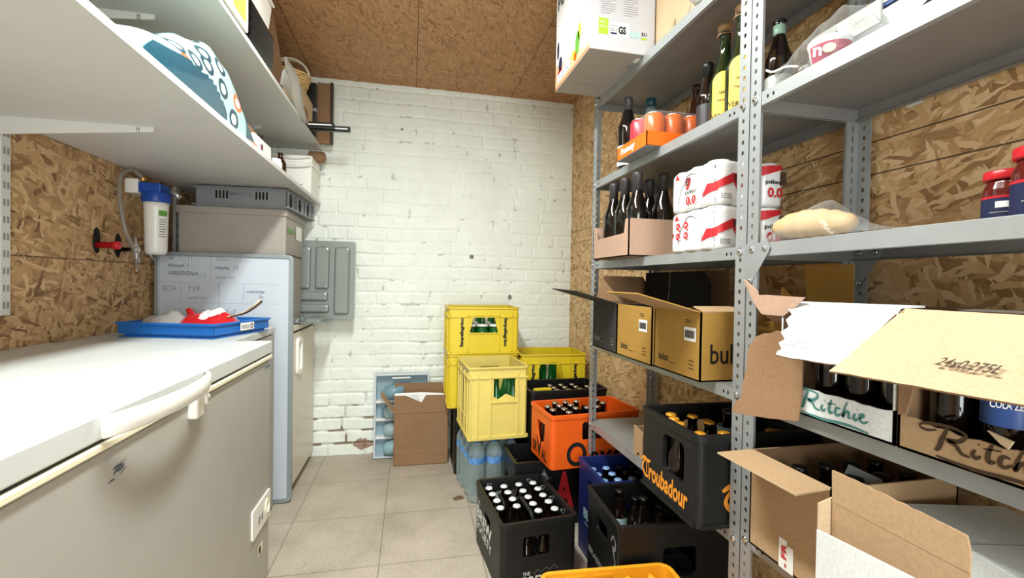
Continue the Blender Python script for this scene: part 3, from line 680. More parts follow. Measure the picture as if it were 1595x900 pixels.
# cutlery trays (backs seen) leaning / lying on the fridge
def cutlery_tray(name, label, loc, rot, w=0.52, h=0.47):
    t = thing(name, label, 'tray', loc, rot=rot)
    m = MB(); m.plate(rrect(-w/2, 0, w/2, h, .012), [], 0.004, M_TRAY, (0, 0, 0), (1, 0, 0), (0, 0, 1)); m.build('flange', t, .001)
    R = w/2
    cells = [(R-.118, .03, R-.03, h-.035), (R-.225, .18, R-.145, h-.035), (R-.33, .18, R-.25, h-.035), (R-.325, .11, R-.15, .165), (R-.48, .04, R-.14, .092), (R-.43, .18, R-.36, h-.035), (R-.46, .11, R-.345, .165)]
    b = MB()
    for x0, z0, x1, z1 in cells:
        x0 = max(x0, -R+.015); n = rrect(x0, z0, x1, z1, .014, 3); k = len(n); cxx, czz = (x0+x1)/2, (z0+z1)/2
        lay = []
        for d, ins in ((0, 0), (.010, .001), (.017, .006), (.019, .012)):
            for px, pz in n:
                sx_ = (abs(px-cxx)-ins)/max(abs(px-cxx), 1e-6); sz_ = (abs(pz-czz)-ins)/max(abs(pz-czz), 1e-6)
                lay.append((cxx+(px-cxx)*sx_, -.004-d, czz+(pz-czz)*sz_))
        fs = [(l*k+i, l*k+(i+1) % k, (l+1)*k+(i+1) % k, (l+1)*k+i) for l in range(3) for i in range(k)]+[tuple(3*k+i for i in range(k))]
        b.add(lay, fs, M_TRAY, False)
    b.build('compartments', t, 0.002); return t
cutlery_tray('cutlery_tray', 'grey cutlery tray standing upright with its underside facing out', (-0.59, 2.90, 0.8635), (math.radians(-5), 0, 0))
cutlery_tray('cutlery_tray', 'grey cutlery tray lying flat on the fridge below the upright one', (-0.535, 2.60, 0.8685), (math.radians(-90), 0, 0), 0.19, 0.25)

# wall taps, pipe stub and water filter
t = thing('pipe_stub', 'red capped pipe stub poking out of the left chipboard wall', 'pipe', (XL, 2.05, 1.218))
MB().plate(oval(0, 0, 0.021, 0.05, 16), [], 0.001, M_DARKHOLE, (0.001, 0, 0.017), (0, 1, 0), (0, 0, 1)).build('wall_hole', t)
ry = Matrix.Rotation(PI/2, 4, 'Y')
MB().lathe([(0.012, -.01), (0.013, 0.06), (0.016, 0.062), (0.016, 0.075), (0.012, 0.078)], M_REDP, (0, 0, 0), 16, M=ry).build('red_cap', t)
t = thing('stop_valve', 'chrome stop valve in the dark wall hole beside the red pipe stub', 'valve', (XL, 2.18, 1.21))
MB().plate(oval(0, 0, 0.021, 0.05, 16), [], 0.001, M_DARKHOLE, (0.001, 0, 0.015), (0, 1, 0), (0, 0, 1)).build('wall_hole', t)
MB().lathe([(0.009, 0), (0.009, 0.05), (0.014, 0.052), (0.014, 0.075), (0.008, 0.078)], M_CHROME, (0, 0, 0), 12, M=ry).build('pipe', t)
MB().tube([(0.06, 0, 0.05), (0.064, 0, 0.01), (0.068, 0, -0.03), (0.07, 0, -0.055)], [0.006, 0.009, 0.008, 0.009], M_CHROME, 10).build('lever', t)
MB().lathe([(0.008, -.10), (0.009, -.085), (0.009, -.05)], pm('brass', '#b98a52', .3, metal=.8), (0.068, 0, 0), 10).build('hose_nut', t)
t = thing('angle_valve', 'chrome angle valve with lever just left of the filter canister', 'valve', (XL, 2.30, 1.225))
MB().lathe([(0.01, 0), (0.01, 0.04), (0.016, 0.042), (0.016, 0.07), (0.01, 0.075)], M_CHROME, (0, 0, 0), 12, M=ry).build('body', t)
MB().tube([(0.05, -.01, 0.0), (0.055, -.03, 0.012), (0.06, -.02, -.02), (0.065, 0.01, -.05)], [.007, .009, .007, .006], M_CHROME, 8).build('lever', t)
def water_filter():
    t = thing('water_filter', 'white filter canister with blue head on the left chipboard wall', 'filter', (-1.075, 2.27, 1.195))
    MB().lathe([(0.028, 0), (0.037, 0.006), (0.040, 0.02), (0.044, 0.20), (0.047, 0.222)], M_PLW, (0, 0, 0), 28).build('canister', t)
    l = MB()
    def arc(a0, a1, z0, z1, r0, r1, mat, n=8):
        vs = []; 
        for i in range(n+1):
            a = a0+(a1-a0)*i/n; vs += [(r0*math.cos(a), r0*math.sin(a), z0), (r1*math.cos(a), r1*math.sin(a), z1)]
        l.add(vs, [(2*i, 2*i+2, 2*i+3, 2*i+1) for i in range(n)], mat, True)
    arc(-0.95, -0.15, 0.165, 0.188, 0.0440, 0.0446, M_GRN); 
    for k in range(8): arc(-0.9, -0.25-.06*(k % 3), 0.075+k*.0105, 0.079+k*.0105, 0.0425+.0002*k, 0.0426+.0002*k, M_GREYT)
    l.build('printed_label', t)
    h = MB().lathe([(0.048, 0.222), (0.053, 0.228), (0.052, 0.262), (0.045, 0.268)], M_BLUEF, (0, 0, 0), 28)
    h.box((-.05, -.045, .262), (.035, .04, .302), M_BLUEF); h.build('filter_head', t, 0.004)
    MB().box((-.094, -.05, .255), (-.045, .05, .315), M_PLW).build('wall_bracket', t, 0.003)
    MB().lathe([(.011, 0), (.014, .004), (.011, .01), (.014, .014), (.011, .02)], pm('brass', '#b98a52', .3, metal=.8), (0, 0, 0), 12, M=Matrix.Translation((-.035, -.03, .306))).build('inlet_fitting', t)
    MB().tube([(.05, 0, .275), (.075, .01, .262), (.085, .012, .25)], .012, M_STEEL, 10).build('outlet_fitting', t)
water_filter()
m = MB(); m.tube(catmull([(-1.11, 2.235, 1.515), (-1.13, 2.2, 1.54), (-1.145, 2.15, 1.50), (-1.13, 2.12, 1.40), (-1.115, 2.13, 1.28), (-1.10, 2.165, 1.20), (-1.10, 2.18, 1.12)], 8), 0.0075, M_HOSE, 10)
tag(m.build('water_hose'), 'translucent grey hose looping from the filter head down past the valves', 'hose')

# ------------------------------------------------------------ on the lower wall shelf (top at z = 1.570)
ZS = 1.5705
def teal_bag():
    def prof(u): return 0.35+1.05*math.sin(PI*min(1, max(0, (u*1.02))))**1.2
    def mf(u, v, s):
        top = np.interp(u, [0, .04, .10, .3, .5, .62, .66, 1], [0, .0, .15, .16, .10, .03, 0, 0])
        if v < top or (u > 0.86 and v < .42): return M_SKINNY
        return M_LEAF
    m = MB()
    # long axis along Y (u from near to far), v from the shelf edge inwards
    R = Matrix.Rotation(PI/2, 4, 'Z')
    nu, nv = 120, 52; vs = []; gr = {}
    ph = [0.3, 1.7, 2.9, 4.1]
    for i in range(nu+1):
        for j in range(nv+1):
            u = i/nu; v = (j/nv)**2
            hh = np.interp(u, [0, .06, .2, .4, .6, .72, .82, .9, 1.0], [0.0, .055, .10, .165, .215, .215, .165, .10, 0.0])
            e = math.sin(PI*min(1, v**.5))**0.6
            z = hh*e*(1+0.05*math.sin(11*u+ph[0]+6*v)+0.035*math.sin(13*v+9*u+ph[1])+.02*math.sin(27*u-13*v)) 
            w = 0.31*(0.55+0.45*math.sin(PI*min(1, u*1.05+.02))**.6)
            vs.append((-0.555-v*w+0.006*math.sin(7*u), 1.075+u*0.775, ZS+max(z, .0012)))
    for i in range(nu):
        for j in range(nv):
            u, v = (i+.5)/nu, (j+.5)/nv; a = i*(nv+1)+j
            gr.setdefault(mf(u, v, 0), []).append((a, a+nv+1, a+nv+2, a+1))
    for mm, f in gr.items(): m.add(vs, f, mm, True)
    N = len(vs); m.add([(x, y, ZS+.0006) for x, y, z in vs], [(i*(nv+1)+j, i*(nv+1)+j+1, (i+1)*(nv+1)+j+1, (i+1)*(nv+1)+j) for i in range(nu) for j in range(nv)], M_LEAF)
    b = m.build('patterned_bag', recalc=False); tag(b, 'mint bag with teal and orange leaf circles on the lower wall shelf', 'bag')
    e = MB().sheet([(-0.552, 1.835, ZS+.001), (-0.552, 1.70, ZS+.001), (-0.552, 1.82, ZS+.014), (-.552, 1.845, ZS+.012)], 0.003, pm('coral_trim', '#dd8a72', .4)); e.build('coral_trim', b)
teal_bag()
m = MB().sheet([(-.72, 1.87, ZS), (-.72, 2.04, ZS), (-.72, 2.04, ZS+.06), (-.72, 2.0, ZS+.10), (-.72, 1.9, ZS+.105), (-.72, 1.87, ZS+.09)], .12, K_BROWN)
tag(m.build('kraft_packet', None, 0.006), 'brown kraft packet on the lower wall shelf just past the patterned bag', 'packet')
t = thing('small_box', 'small white box at the lower wall shelf edge past the patterned bag', 'box', (-0.625, 1.945, ZS))
MB().box((-.065, -.10, 0), (.065, .10, .062), M_PLW).build('box_body', t, .008)
l = MB(); quad(l, (.065, -.04, .018), (0, 1, 0), (0, 0, 1), .03, .02, pm('plum_print', '#6d3350', .5), .001); l.build('printed_mark', t)
def bottle(name, label, loc, H, r, rn, mat, capmat=None, cap='crown', group=None, cat='bottle', labelmat=None, lz=(0.1, 0.4), shoulder=0.55, rz=0, neckmat=None, foil=None, seg=18, tilt=None):
    t = thing(name, label, cat, loc, rz, group, rot=tilt)
    s = shoulder
    prof = [(r*0.6, 0.001), (r*0.94, 0.002), (r, 0.008), (r, H*s), (r*0.97, H*(s+.04)), (r*0.72, H*(s+.13)), (rn*1.35, H*(s+.22)), (rn*1.06, H*(s+.29)), (rn, H*.93), (rn*1.12, H*.935), (rn*1.12, H*.965), (rn, H*.975), (rn*.96, H*.99)]
    MB().lathe(prof, mat, (0, 0, 0), seg).build('glass_body', t)
    if cap == 'crown': 
        MB().lathe([(rn*1.25, H*.968), (rn*1.28, H*.975), (rn*1.12, H*.992), (rn*.9, H)], capmat, (0, 0, 0), seg).build('crown_cap', t)
    elif cap == 'foil':
        MB().lathe([(rn*1.16, H*.74), (rn*1.14, H*.93), (rn*1.2, H*.935), (rn*1.2, H*.985), (rn*1.05, H)], capmat, (0, 0, 0), seg).build('foil_capsule', t)
    elif cap == 'cork':
        MB().lathe([(rn*1.1, H*.93), (rn*1.15, H*.955), (rn*1.35, H*.965), (rn*1.42, H*.985), (rn*1.2, H)], capmat, (0, 0, 0), seg).build('cork', t)
        w = MB()
        for a in range(4): w.tube([(rn*1.5*math.cos(a*PI/2), rn*1.5*math.sin(a*PI/2), H*.90), (rn*1.48*math.cos(a*PI/2), rn*1.48*math.sin(a*PI/2), H*.975), (0, 0, H*1.004)], .0009, M_CORK, 5)
        w.tube([(rn*1.5*math.cos(a*PI/8), rn*1.5*math.sin(a*PI/8), H*.90) for a in range(17)], .0012, M_CORK, 5)
        w.build('wire_cage', t)
    elif cap == 'screw':
        MB().lathe([(rn*1.2, H*.88), (rn*1.2, H*.995), (rn*1.1, H)], capmat, (0, 0, 0), seg).build('screw_cap', t)
    if labelmat:
        MB().lathe([(r+.0006, H*lz[0]), (r+.0006, H*lz[1])], labelmat, (0, 0, 0), seg+10, cap=False).build('paper_label', t)
    return t
bottle('brown_bottle', 'small brown bottle standing tall behind the small white box', (-.63, 2.14, ZS), .135, .026, .010, M_BROWNG, M_BLACK)
bottle('brown_bottle', 'brown bottle at the shelf edge in front of the white lidded bin', (-.60, 2.33, ZS), .115, .026, .010, M_BROWNG, M_BLACK)
MB_j = MB().lathe([(.02, 0), (.024, .004), (.024, .04), (.02, .046), (.02, .055)], M_PLW, (0, 0, 0), 16); tag(MB_j.build('small_jar', None, 0, (-.585, 2.205, ZS)), 'small white jar between the two brown bottles', 'jar')
def bin_():
    t = thing('storage_bin', 'white lidded bin at the far end of the lower wall shelf', 'bin', (-.655, 2.885, ZS))
    MB().box((-.105, -.115, 0), (.105, .115, .165), M_PLW, taper=.008).build('body', t, .008)
    MB().box((-.11, -.122, .163), (.11, .118, .178), M_PLW).build('rim', t, .004)
    MB().box((-.106, -.118, .178), (.106, .114, .222), M_PLW).build('lid', t, .008)
    for z in (.158, .205):
        m = MB(); n = 12; vs = []
        for i in range(n+1):
            x = -.1+.2*i/n; zz = z-.012*math.sin(PI*i/n)
            vs += [(x, -.122, zz), (x, -.134, zz+.004), (x, -.134, zz+.012), (x, -.122, zz+.014)]
        m.add(vs, [(4*i+k, 4*i+(k+1) % 4, 4*i+4+(k+1) % 4, 4*i+4+k) for i in range(n) for k in range(4)], M_PLW, True); m.build('grip_edge', t)
    l = MB(); txt(l, 'dr~', (.0, -.1165, .05), (1, 0, 0), (0, 0, 1), .06, .016, M_INK); l.build('pen_mark', t)
bin_()
m = MB().lathe([(.02, 0), (.032, .004), (.034, .07), (.026, .09), (.012, .094)], K_BROWN, (0, 0, 0), 12, M=Matrix.Rotation(PI/2, 4, 'Y')); tag(m.build('paper_roll', None, 0, (-.60, 2.93, ZS+.223+.034)), 'crumpled brown paper roll lying on the white lidded bin', 'roll')

# ------------------------------------------------------------ on the upper wall shelf (top at z = 1.907)
ZU = 1.9075
t = thing('printed_box', 'white printed box with yellow patch on the upper wall shelf', 'box', (-.68, 1.52, ZU))
MB().box((-.14, -.20, 0), (.145, .165, .36), M_PAPER).build('box_body', t, .004)
l = MB(); quad(l, (.1455, .03, .02), (0, 1, 0), (0, 0, 1), .11, .07, M_PAPY, .0005); quad(l, (.1455, .02, .11), (0, 1, 0), (0, 0, 1), .08, .03, M_INK, .0005); quad(l, (.1455, .0, .15), (0, 1, 0), (0, 0, 1), .12, .05, M_GREYT, .0005); l.build('printing', t)
def serving_tray(i):
    t = thing('black_tray', 'black tray in the stack of trays on the upper wall shelf', 'tray', (-.665, 1.86, ZU+.0135*i), 0, 'stacked black trays')
    a, b = .125, .155
    m = MB().box((-a+.02, -b+.02, 0), (a-.02, b-.02, .003), M_BLACK)
    n = rrect(-a, -b, a, b, .03, 4); n0 = rrect(-a+.02, -b+.02, a-.02, b-.02, .02, 4); k = len(n)
    m.add([(x, y, .002) for x, y in n0]+[(x, y, .026) for x, y in n]+[(x*1.0, y*1.0, .029) for x, y in n]+[(x*.98, y*.98, .029) for x, y in n], [(l*k+j, l*k+(j+1) % k, (l+1)*k+(j+1) % k, (l+1)*k+j) for l in range(3) for j in range(k)], pm('glossy_black', '#050507', .22, spec=.35), True)
    m.build('tray_shell', t); return t
t0 = serving_tray(0)
for i in range(1, 9): dup(t0, (-.665+.002*math.sin(i*2), 1.86+.002*math.cos(i*3), ZU+.0135*i))
t = thing('white_tub', 'white tub resting on the stack of black trays', 'tub', (-.665, 1.86, ZU+.140))
MB().box((-.118, -.145, 0), (.118, .148, .13), M_PLW, taper=.012).build('body', t, .02)
MB().box((-.122, -.15, .128), (.122, .152, .138), M_PLW).build('rim', t, .004)
def open_box(m, w, d, h, mat, th=.004, inner=None):
    """four walls and floor of an open carton, w along x, d along y, origin at base centre"""
    i = inner or mat
    m.box((-w/2, -d/2, 0), (w/2, d/2, th), mat)
    m.plate([(-w/2, 0), (w/2, 0), (w/2, h), (-w/2, h)], [], th, mat, (0, -d/2+th, 0), (1, 0, 0), (0, 0, 1), None, i)
    m.plate([(-w/2, 0), (w/2, 0), (w/2, h), (-w/2, h)], [], th, i, (0, d/2, 0), (1, 0, 0), (0, 0, 1), None, mat, True)
    m.plate([(-d/2, 0), (d/2, 0), (d/2, h), (-d/2, h)], [], th, mat, (w/2-th, 0, 0), (0, 1, 0), (0, 0, 1), None, i)
    m.plate([(-d/2, 0), (d/2, 0), (d/2, h), (-d/2, h)], [], th, i, (-w/2, 0, 0), (0, 1, 0), (0, 0, 1), None, mat, True)
    return m
t = thing('cardboard_box', 'brown cardboard box with a long raised flap on the upper wall shelf', 'box', (-.80, 2.20, ZU))
open_box(MB(), .34, .34, .20, K_BROWN).build('carton', t)
MB().sheet([(.172, -.17, .20), (.172, .17, .0), (.20, .195, .13), (.21, .17, .17), (.185, -.09, .40), (.172, -.17, .415)], .004, K_BROWN).build('flap', t)
t = thing('cardboard_box', 'pale cardboard box at the far end of the upper wall shelf below the basket', 'box', (-.68, 2.575, ZU))
open_box(MB(), .28, .29, .15, K_LIGHT).box((-.14, -.145, .148), (.14, .145, .152), K_LIGHT).build('carton', t)
MB().plate(rrect(-.10, .02, .02, .07, .01), [], .001, K_BROWN, (.1405, 0, 0), (0, 1, 0), (0, 0, 1)).build('tape_patch', t)
def basket():
    t = thing('wicker_basket', 'round wicker basket with a hoop handle on the pale cardboard box', 'basket', (-.635, 2.60, ZU+.153))
    m = MB()
    for k in range(8):
        r = .075+.004*k; z = .008+.012*k; m.tube([((r+.003*math.sin(q*4.5+k*PI))*math.cos(q*2*PI/40), (r+.003*math.sin(q*4.5+k*PI))*math.sin(q*2*PI/40), z) for q in range(41)], .0062, M_WICK, 6)
    m.lathe([(0.001, 0), (.078, .001), (.078, .005)], M_WICK, (0, 0, 0), 20); m.build('woven_body', t)
    m = MB()
    for s in (0, .02): m.tube([(.10*math.cos(a), s+.01*math.sin(a), .09+.10*math.sin(a)) for a in [PI*q/20 for q in range(21)]], .005, M_CREAM, 7)
    m.build('hoop_handle', t)
basket()
m = MB(); rs = random.Random(4); nu, nv = 14, 10; vs = []
for i in range(nu+1):
    for j in range(nv+1):
        u, v = i/nu, j/nv
        vs.append((-.545+.012*math.sin(7*u+5*v)+.02*v, 2.10+.44*u+.05*v*(1-u), ZU+.004+(.115*(1-u)*(.35+.65*v)+.02*math.sin(6*u)+.012*math.sin(9*v+4*u))*(1 if v > 0 else .1)+.02*v))
m.add(vs, [(i*(nv+1)+j, (i+1)*(nv+1)+j, (i+1)*(nv+1)+j+1, i*(nv+1)+j+1) for i in range(nu) for j in range(nv)], M_MILKY, True)
o = m.build('plastic_bag', recalc=False); s = o.modifiers.new('solid', 'SOLIDIFY'); s.thickness = .001; tag(o, 'crumpled milky plastic bag hanging at the edge of the upper wall shelf', 'bag')
tag(MB().box((-.60, 2.76, ZU), (-.53, 2.80, ZU+.29), M_BLACK).box((-.60, 2.755, ZU+.13), (-.525, 2.80, ZU+.15), M_GREYP).build('black_case', None, .006), 'narrow black case standing at the far end of the upper wall shelf', 'case')
t = thing('framed_panel', 'brown panel with dark edge standing at the far end of the upper wall shelf', 'panel', (-.50, 2.93, ZU))
MB().box((-.055, -.012, 0), (.018, .012, .355), K_BROWN).build('panel_face', t)
MB().box((.018, -.016, -.0), (.034, .016, .362), pm('dark_wood', '#3b2c22', .5)).build('dark_edge', t, .002)
def tube_case(name, label, p0, p1, z, w):
    p0, p1 = Vector(p0), Vector(p1); d = (p1-p0); L = d.length; a = math.atan2(d.y, d.x)
    t = thing(name, label, 'tube', (p0.x, p0.y, z), a)
    MB().box((0, -w/2, 0), (L, w/2, w), M_BLACK).build('tube_body', t, .002)
    MB().box((.02, -w/2-.0006, w*.35), (L-.01, -w/2+.001, w*.62), M_PAPER).build('white_stripe', t)
tube_case('black_tube', 'long black tube with white stripe jutting past the upper wall shelf', (-.75, 2.70), (-.335, 2.66), ZU, .026)
tube_case('black_tube', 'shorter black tube beside the long striped one on the upper shelf', (-.75, 2.655), (-.41, 2.615), ZU, .026)

# ============================================================ RACKS
XF, XBK = 0.757, 1.062
def rack(label, y0, y1, levels, top, gusset, short_post=False, shelf_label=None):
    t = thing('storage_rack', label, 'shelving rack', (XF, y0, 0))
    L = y1-y0; D = XBK-XF; P = 0.025
    def strip(m, O, U, w, z0, z1, mat, slot=False, off=0.0):
        """perforated flange, one 25 mm cell at a time; U = in-plane horizontal, O = lower corner"""
        z = z0; O = Vector(O); U = Vector(U)
        while z < z1-1e-4:
            h = min(P, z1-z)
            hole = [oval(w*.52, h*.5, .0042 if not slot else .0025, .0056 if not slot else .0095, 10)] if h > P*.9 else []
            # inner walls of the cell boundary are skipped by making the plate by hand
            loops = [[Vector((0, 0, 0)), Vector((w, 0, 0)), Vector((w, h, 0)), Vector((0, h, 0))]]+[[Vector((a, b, 0)) for a, b in q] for q in hole]
            flat = [p for l in loops for p in l]; tris = tessellate_polygon(loops); N = U.cross(Vector((0, 0, 1))).normalized()
            n = len(flat)
            vs = [O+U*p.x+Vector((0, 0, z+p.y)) for p in flat]+[O+U*p.x+Vector((0, 0, z+p.y))+N*.0018 for p in flat]
            fs = [tuple(q) for q in tris]+[tuple(a+n for a in q) for q in tris]
            k = 4
            for l in hole:
                c = len(l); fs += [(k+i, k+(i+1) % c, k+(i+1) % c+n, k+i+n) for i in range(c)]; k += c
            fs += [(0, 3, 3+n, n), (1, 2, 2+n, 1+n)]
            m.add(vs, fs, mat); z += P
    W = .034
    for fx in (0, 1):
        for fy in (0, 1):
            m = MB(); x = 0 if fx == 0 else D; y = 0 if fy == 0 else L
            z0 = 0.0
            if short_post and fx == 0 and fy == 1: z0 = 0.375     # lowest stretch is out of sight behind the navy crate
            sy = 1 if fy == 0 else -1; sx = 1 if fx == 0 else -1
            # flange lying in the plane x = const, runs along y
            strip(m, (x, y if fy == 0 else y-W, 0), (0, 1, 0), W, z0, top, M_GALV)
            # flange lying in the plane y = const, runs along x
            strip(m, (0 if fx == 0 else D-W, y, 0), (1, 0, 0), W, z0, top, M_GALV, slot=(fx == 1))
            m.build('post', t, recalc=False)
    for z in levels:
        m = MB(); e = .0022; h = .031
        m.box((e, e, z-.0015), (D-e, L-e, z), M_GALV2)
        m.box((e, .004, z-h), (e+.0015, L-.004, z), M_GALV); m.box((D-e-.0015, .004, z-h), (D-e, L-.004, z), M_GALV2)
        m.box((e, e, z-h), (D-e, e+.0015, z), M_GALV2); m.box((e, L-e-.0015, z-h), (D-e, L-e, z), M_GALV2)
        m.box((e, .004, z-h), (e+.012, L-.004, z-h+.0015), M_GALV); m.box((D-e-.012, .004, z-h), (D-e, L-.004, z-h+.0015), M_GALV2)
        s = m.build('shelf_board', t, .0008)
        b = MB()
        for yy in (.052, .068, L-.068, L-.052): b.plate(oval(0, 0, .0028, .0045, 8), [], .0004, M_DARKHOLE, (e-.0001, yy, z-.016), (0, -1, 0), (0, 0, 1))
        b.build('beam_holes', s)
        b = MB(); rx = Matrix.Rotation(-PI/2, 4, 'Y')
        for yy in (.018, L-.018):
            b.lathe([(.0075, 0), (.0078, .002), (.006, .005), (.003, .0058)], M_CHROME, (0, 0, 0), 10, M=Matrix.Translation((-.0002, yy, z-.014)) @ rx)
        b.build('bolt', t)
    for z, ys in gusset:
        for yy, sg in ys:
            for x in (-.0016, D-.004):
                m = MB(); m.plate([(0, 0), (sg*.066, 0), (sg*.072, -.012), (sg*.068, -.022), (sg*.012, -.098), (0, -.10)] if sg > 0 else [(0, 0), (0, -.10), (sg*.012, -.098), (sg*.068, -.022), (sg*.072, -.012), (sg*.066, 0)], [], .0016, M_GALV, (x, yy, z), (0, 1, 0), (0, 0, 1))
                for a, bb in ((.056, -.013), (.016, -.013), (.016, -.085)): m.lathe([(.006, 0), (.0055, .003), (.002, .004)], M_CHROME, (0, 0, 0), 8, M=Matrix.Translation((x-.0002, yy+sg*a, z+bb)) @ Matrix.Rotation(-PI/2, 4, 'Y'))
                m.build('corner_plate', t)
    return t
rack('grey perforated steel rack nearer the brick wall, loaded with ochre boxes and cans', .9275, 1.862, (.515, .857, 1.195, 1.535, 1.875), 2.30, [], True)
rack('grey perforated steel rack nearest the camera, loaded with torn cartons and bread', .02, .9245, (.535, .853, 1.198, 1.535, 1.875), 2.30, [(1.198, [(.9045, -1)])])
# dark band behind: note on wall
l = MB(); quad(l, (XR-.0, .825, 1.505), (0, -1, 0), (0, 0, 1), .035, .02, M_PAPER, .001); tag(l.build('paper_note'), 'small white paper scrap on the right chipboard wall under a shelf', 'note')

# ============================================================ CRATES
def crate(name, label, loc, rz, w, d, h, mat, side_holes, front_holes, th=.010, rim=.006, rimh=.022, foot=0.0, ribs=None, bevel=.002, mat_in=None, divider=True, corner=0.012, tag_cat='crate', panel_grooves=None):
    """beverage crate; w along x, d along y. side_holes on the -x/+x walls, front_holes on the -y/+y walls"""
    t = thing(name, label, tag_cat, loc, rz); m = MB(); c = corner
    zf = foot
    m.box((-w/2+c, -d/2+c, zf+.002), (w/2-c, d/2-c, zf+.010), mat_in or mat)
    for sgn in (-1, 1):
        # walls facing -y / +y
        y = -d/2+th if sgn < 0 else d/2
        m.plate([(-w/2+c, 0), (w/2-c, 0), (w/2-c, h-rimh), (-w/2+c, h-rimh)], front_holes, th, mat, (0, y, 0), (1, 0, 0), (0, 0, 1))
        x = -w/2 if sgn < 0 else w/2-th
        m.plate([(-d/2+c, 0), (d/2-c, 0), (d/2-c, h-rimh), (-d/2+c, h-rimh)], side_holes, th, mat, (x, 0, 0), (0, 1, 0), (0, 0, 1))
    # rounded corners
    for cx, cy, a0 in ((w/2-c, d/2-c, 0), (-w/2+c, d/2-c, 90), (-w/2+c, -d/2+c, 180), (w/2-c, -d/2+c, 270)):
        n = 5; vs = []
        for k in range(n+1):
            a = math.radians(a0+90*k/n)
            for r in (c, max(c-th, .001)):
                for z in (0, h-rimh): vs.append((cx+r*math.cos(a), cy+r*math.sin(a), z))
        fs = []
        for k in range(n):
            q = 4*k; fs += [(q, q+4, q+5, q+1), (q+2, q+3, q+7, q+6), (q+1, q+5, q+7, q+3), (q, q+2, q+6, q+4)]
        m.add(vs, fs, mat)
    wall = m.build('crate_wall', t)
    r = MB(); o = rrect(-w/2-rim, -d/2-rim, w/2+rim, d/2+rim, c+rim, 4); ii = rrect(-w/2+th, -d/2+th, w/2-th, d/2-th, max(c-th, .003), 4)
    r.plate(o, [list(reversed(ii))], rimh, mat, (0, 0, h-rimh)); r.build('rim', t, bevel)
    if ribs:
        g = MB()
        for face, u, z0, z1, wd in ribs:
            if face == 'f':
                g.box((u-wd/2, -d/2-.005, z0), (u+wd/2, -d/2+.001, z1), mat); g.box((u-wd/2, d/2-.001, z0), (u+wd/2, d/2+.005, z1), mat)
            elif face == 's':
                g.box((-w/2-.005, u-wd/2, z0), (-w/2+.001, u+wd/2, z1), mat); g.box((w/2-.001, u-wd/2, z0), (w/2+.005, u+wd/2, z1), mat)
            elif face == 'hf': g.box((u-wd/2, -d/2-.005, z0), (u+wd/2, -d/2+.001, z1), mat)
        g.build('ribs', t, .001)
    return t
def grid_divider(t, w, d, nx, ny, h, mat, z0=.01):
    m = MB()
    for i in range(1, nx): x = -w/2+w*i/nx; m.box((x-.0015, -d/2+.012, z0), (x+.0015, d/2-.012, h), mat)
    for j in range(1, ny): y = -d/2+d*j/ny; m.box((-w/2+.012, y-.0015, z0), (w/2-.012, y+.0015, h), mat)
    m.build('bottle_divider', t)
def fill(proto, t, w, d, nx, ny, z, spots, label, group, first_used=[None], jitter=.002):
    """bottles standing in crate t: grid cell (i,j) -> world position; copies of proto"""
    rs = random.Random(len(group)); a = t.rotation_euler[2]; out = []
    for (i, j) in spots:
        x = -w/2+w*(i+.5)/nx+rs.uniform(-jitter, jitter); y = -d/2+d*(j+.5)/ny+rs.uniform(-jitter, jitter)
        X = t.location.x+x*math.cos(a)-y*math.sin(a); Y = t.location.y+x*math.sin(a)+y*math.cos(a)
        if proto.get('used'): o = dup(proto, (X, Y, t.location.z+z), 0, label, group); o.pop('used', None) if 'used' in o else None
        else: o = proto; proto.location = (X, Y, t.location.z+z); proto['label'] = label; proto['group'] = group; proto['used'] = 1
        out.append(o)
    return out
def beer(name, capmat, mat=None, H=.235, r=.030, rn=.0125, **k): return bottle(name, 'x', (0, 0, -5), H, r, rn, mat or M_BTL, capmat, seg=14, **k)

# ---- black Brew Society crate, nearest the open floor
B_W, B_D, B_H = .288, .385, .255
t = crate('beer_crate', 'black beer crate standing alone on the floor tiles, full of white-capped bottles', (.4445, 1.762, 0), math.radians(5), B_W, B_D, B_H, M_BLACK2, [rrect(-.045, .155, .045, .195, .01)], [rrect(-.062, .125, .040, .200, .012)], rimh=.02, rim=.004, corner=.018)
grid_divider(t, B_W-.02, B_D-.02, 4, 6, .12, M_BLACK)
h = MB(); h.tube([(0.01, -.10, .205), (0.01, -.07, .222), (0.01, .05, .222), (0.01, .085, .205)], .0085, M_BLACK2, 10); h.tube([(-.065, .03, .2), (-.065, .05, .218), (-.065, .11, .218)], .006, M_BLACK2, 8); h.build('carry_bar', t)
l = MB()
for k, (s, z, hh, b) in enumerate((('THE', .178, .018, .01), ('BREW', .118, .05, .03), ('SOCIETY', .072, .036, .02))):
    txt(l, s, (-B_W/2, .165, z), (0, -1, 0), (0, 0, 1), (.05 if k == 0 else .235), hh, M_PAPER, b, lift=.001)
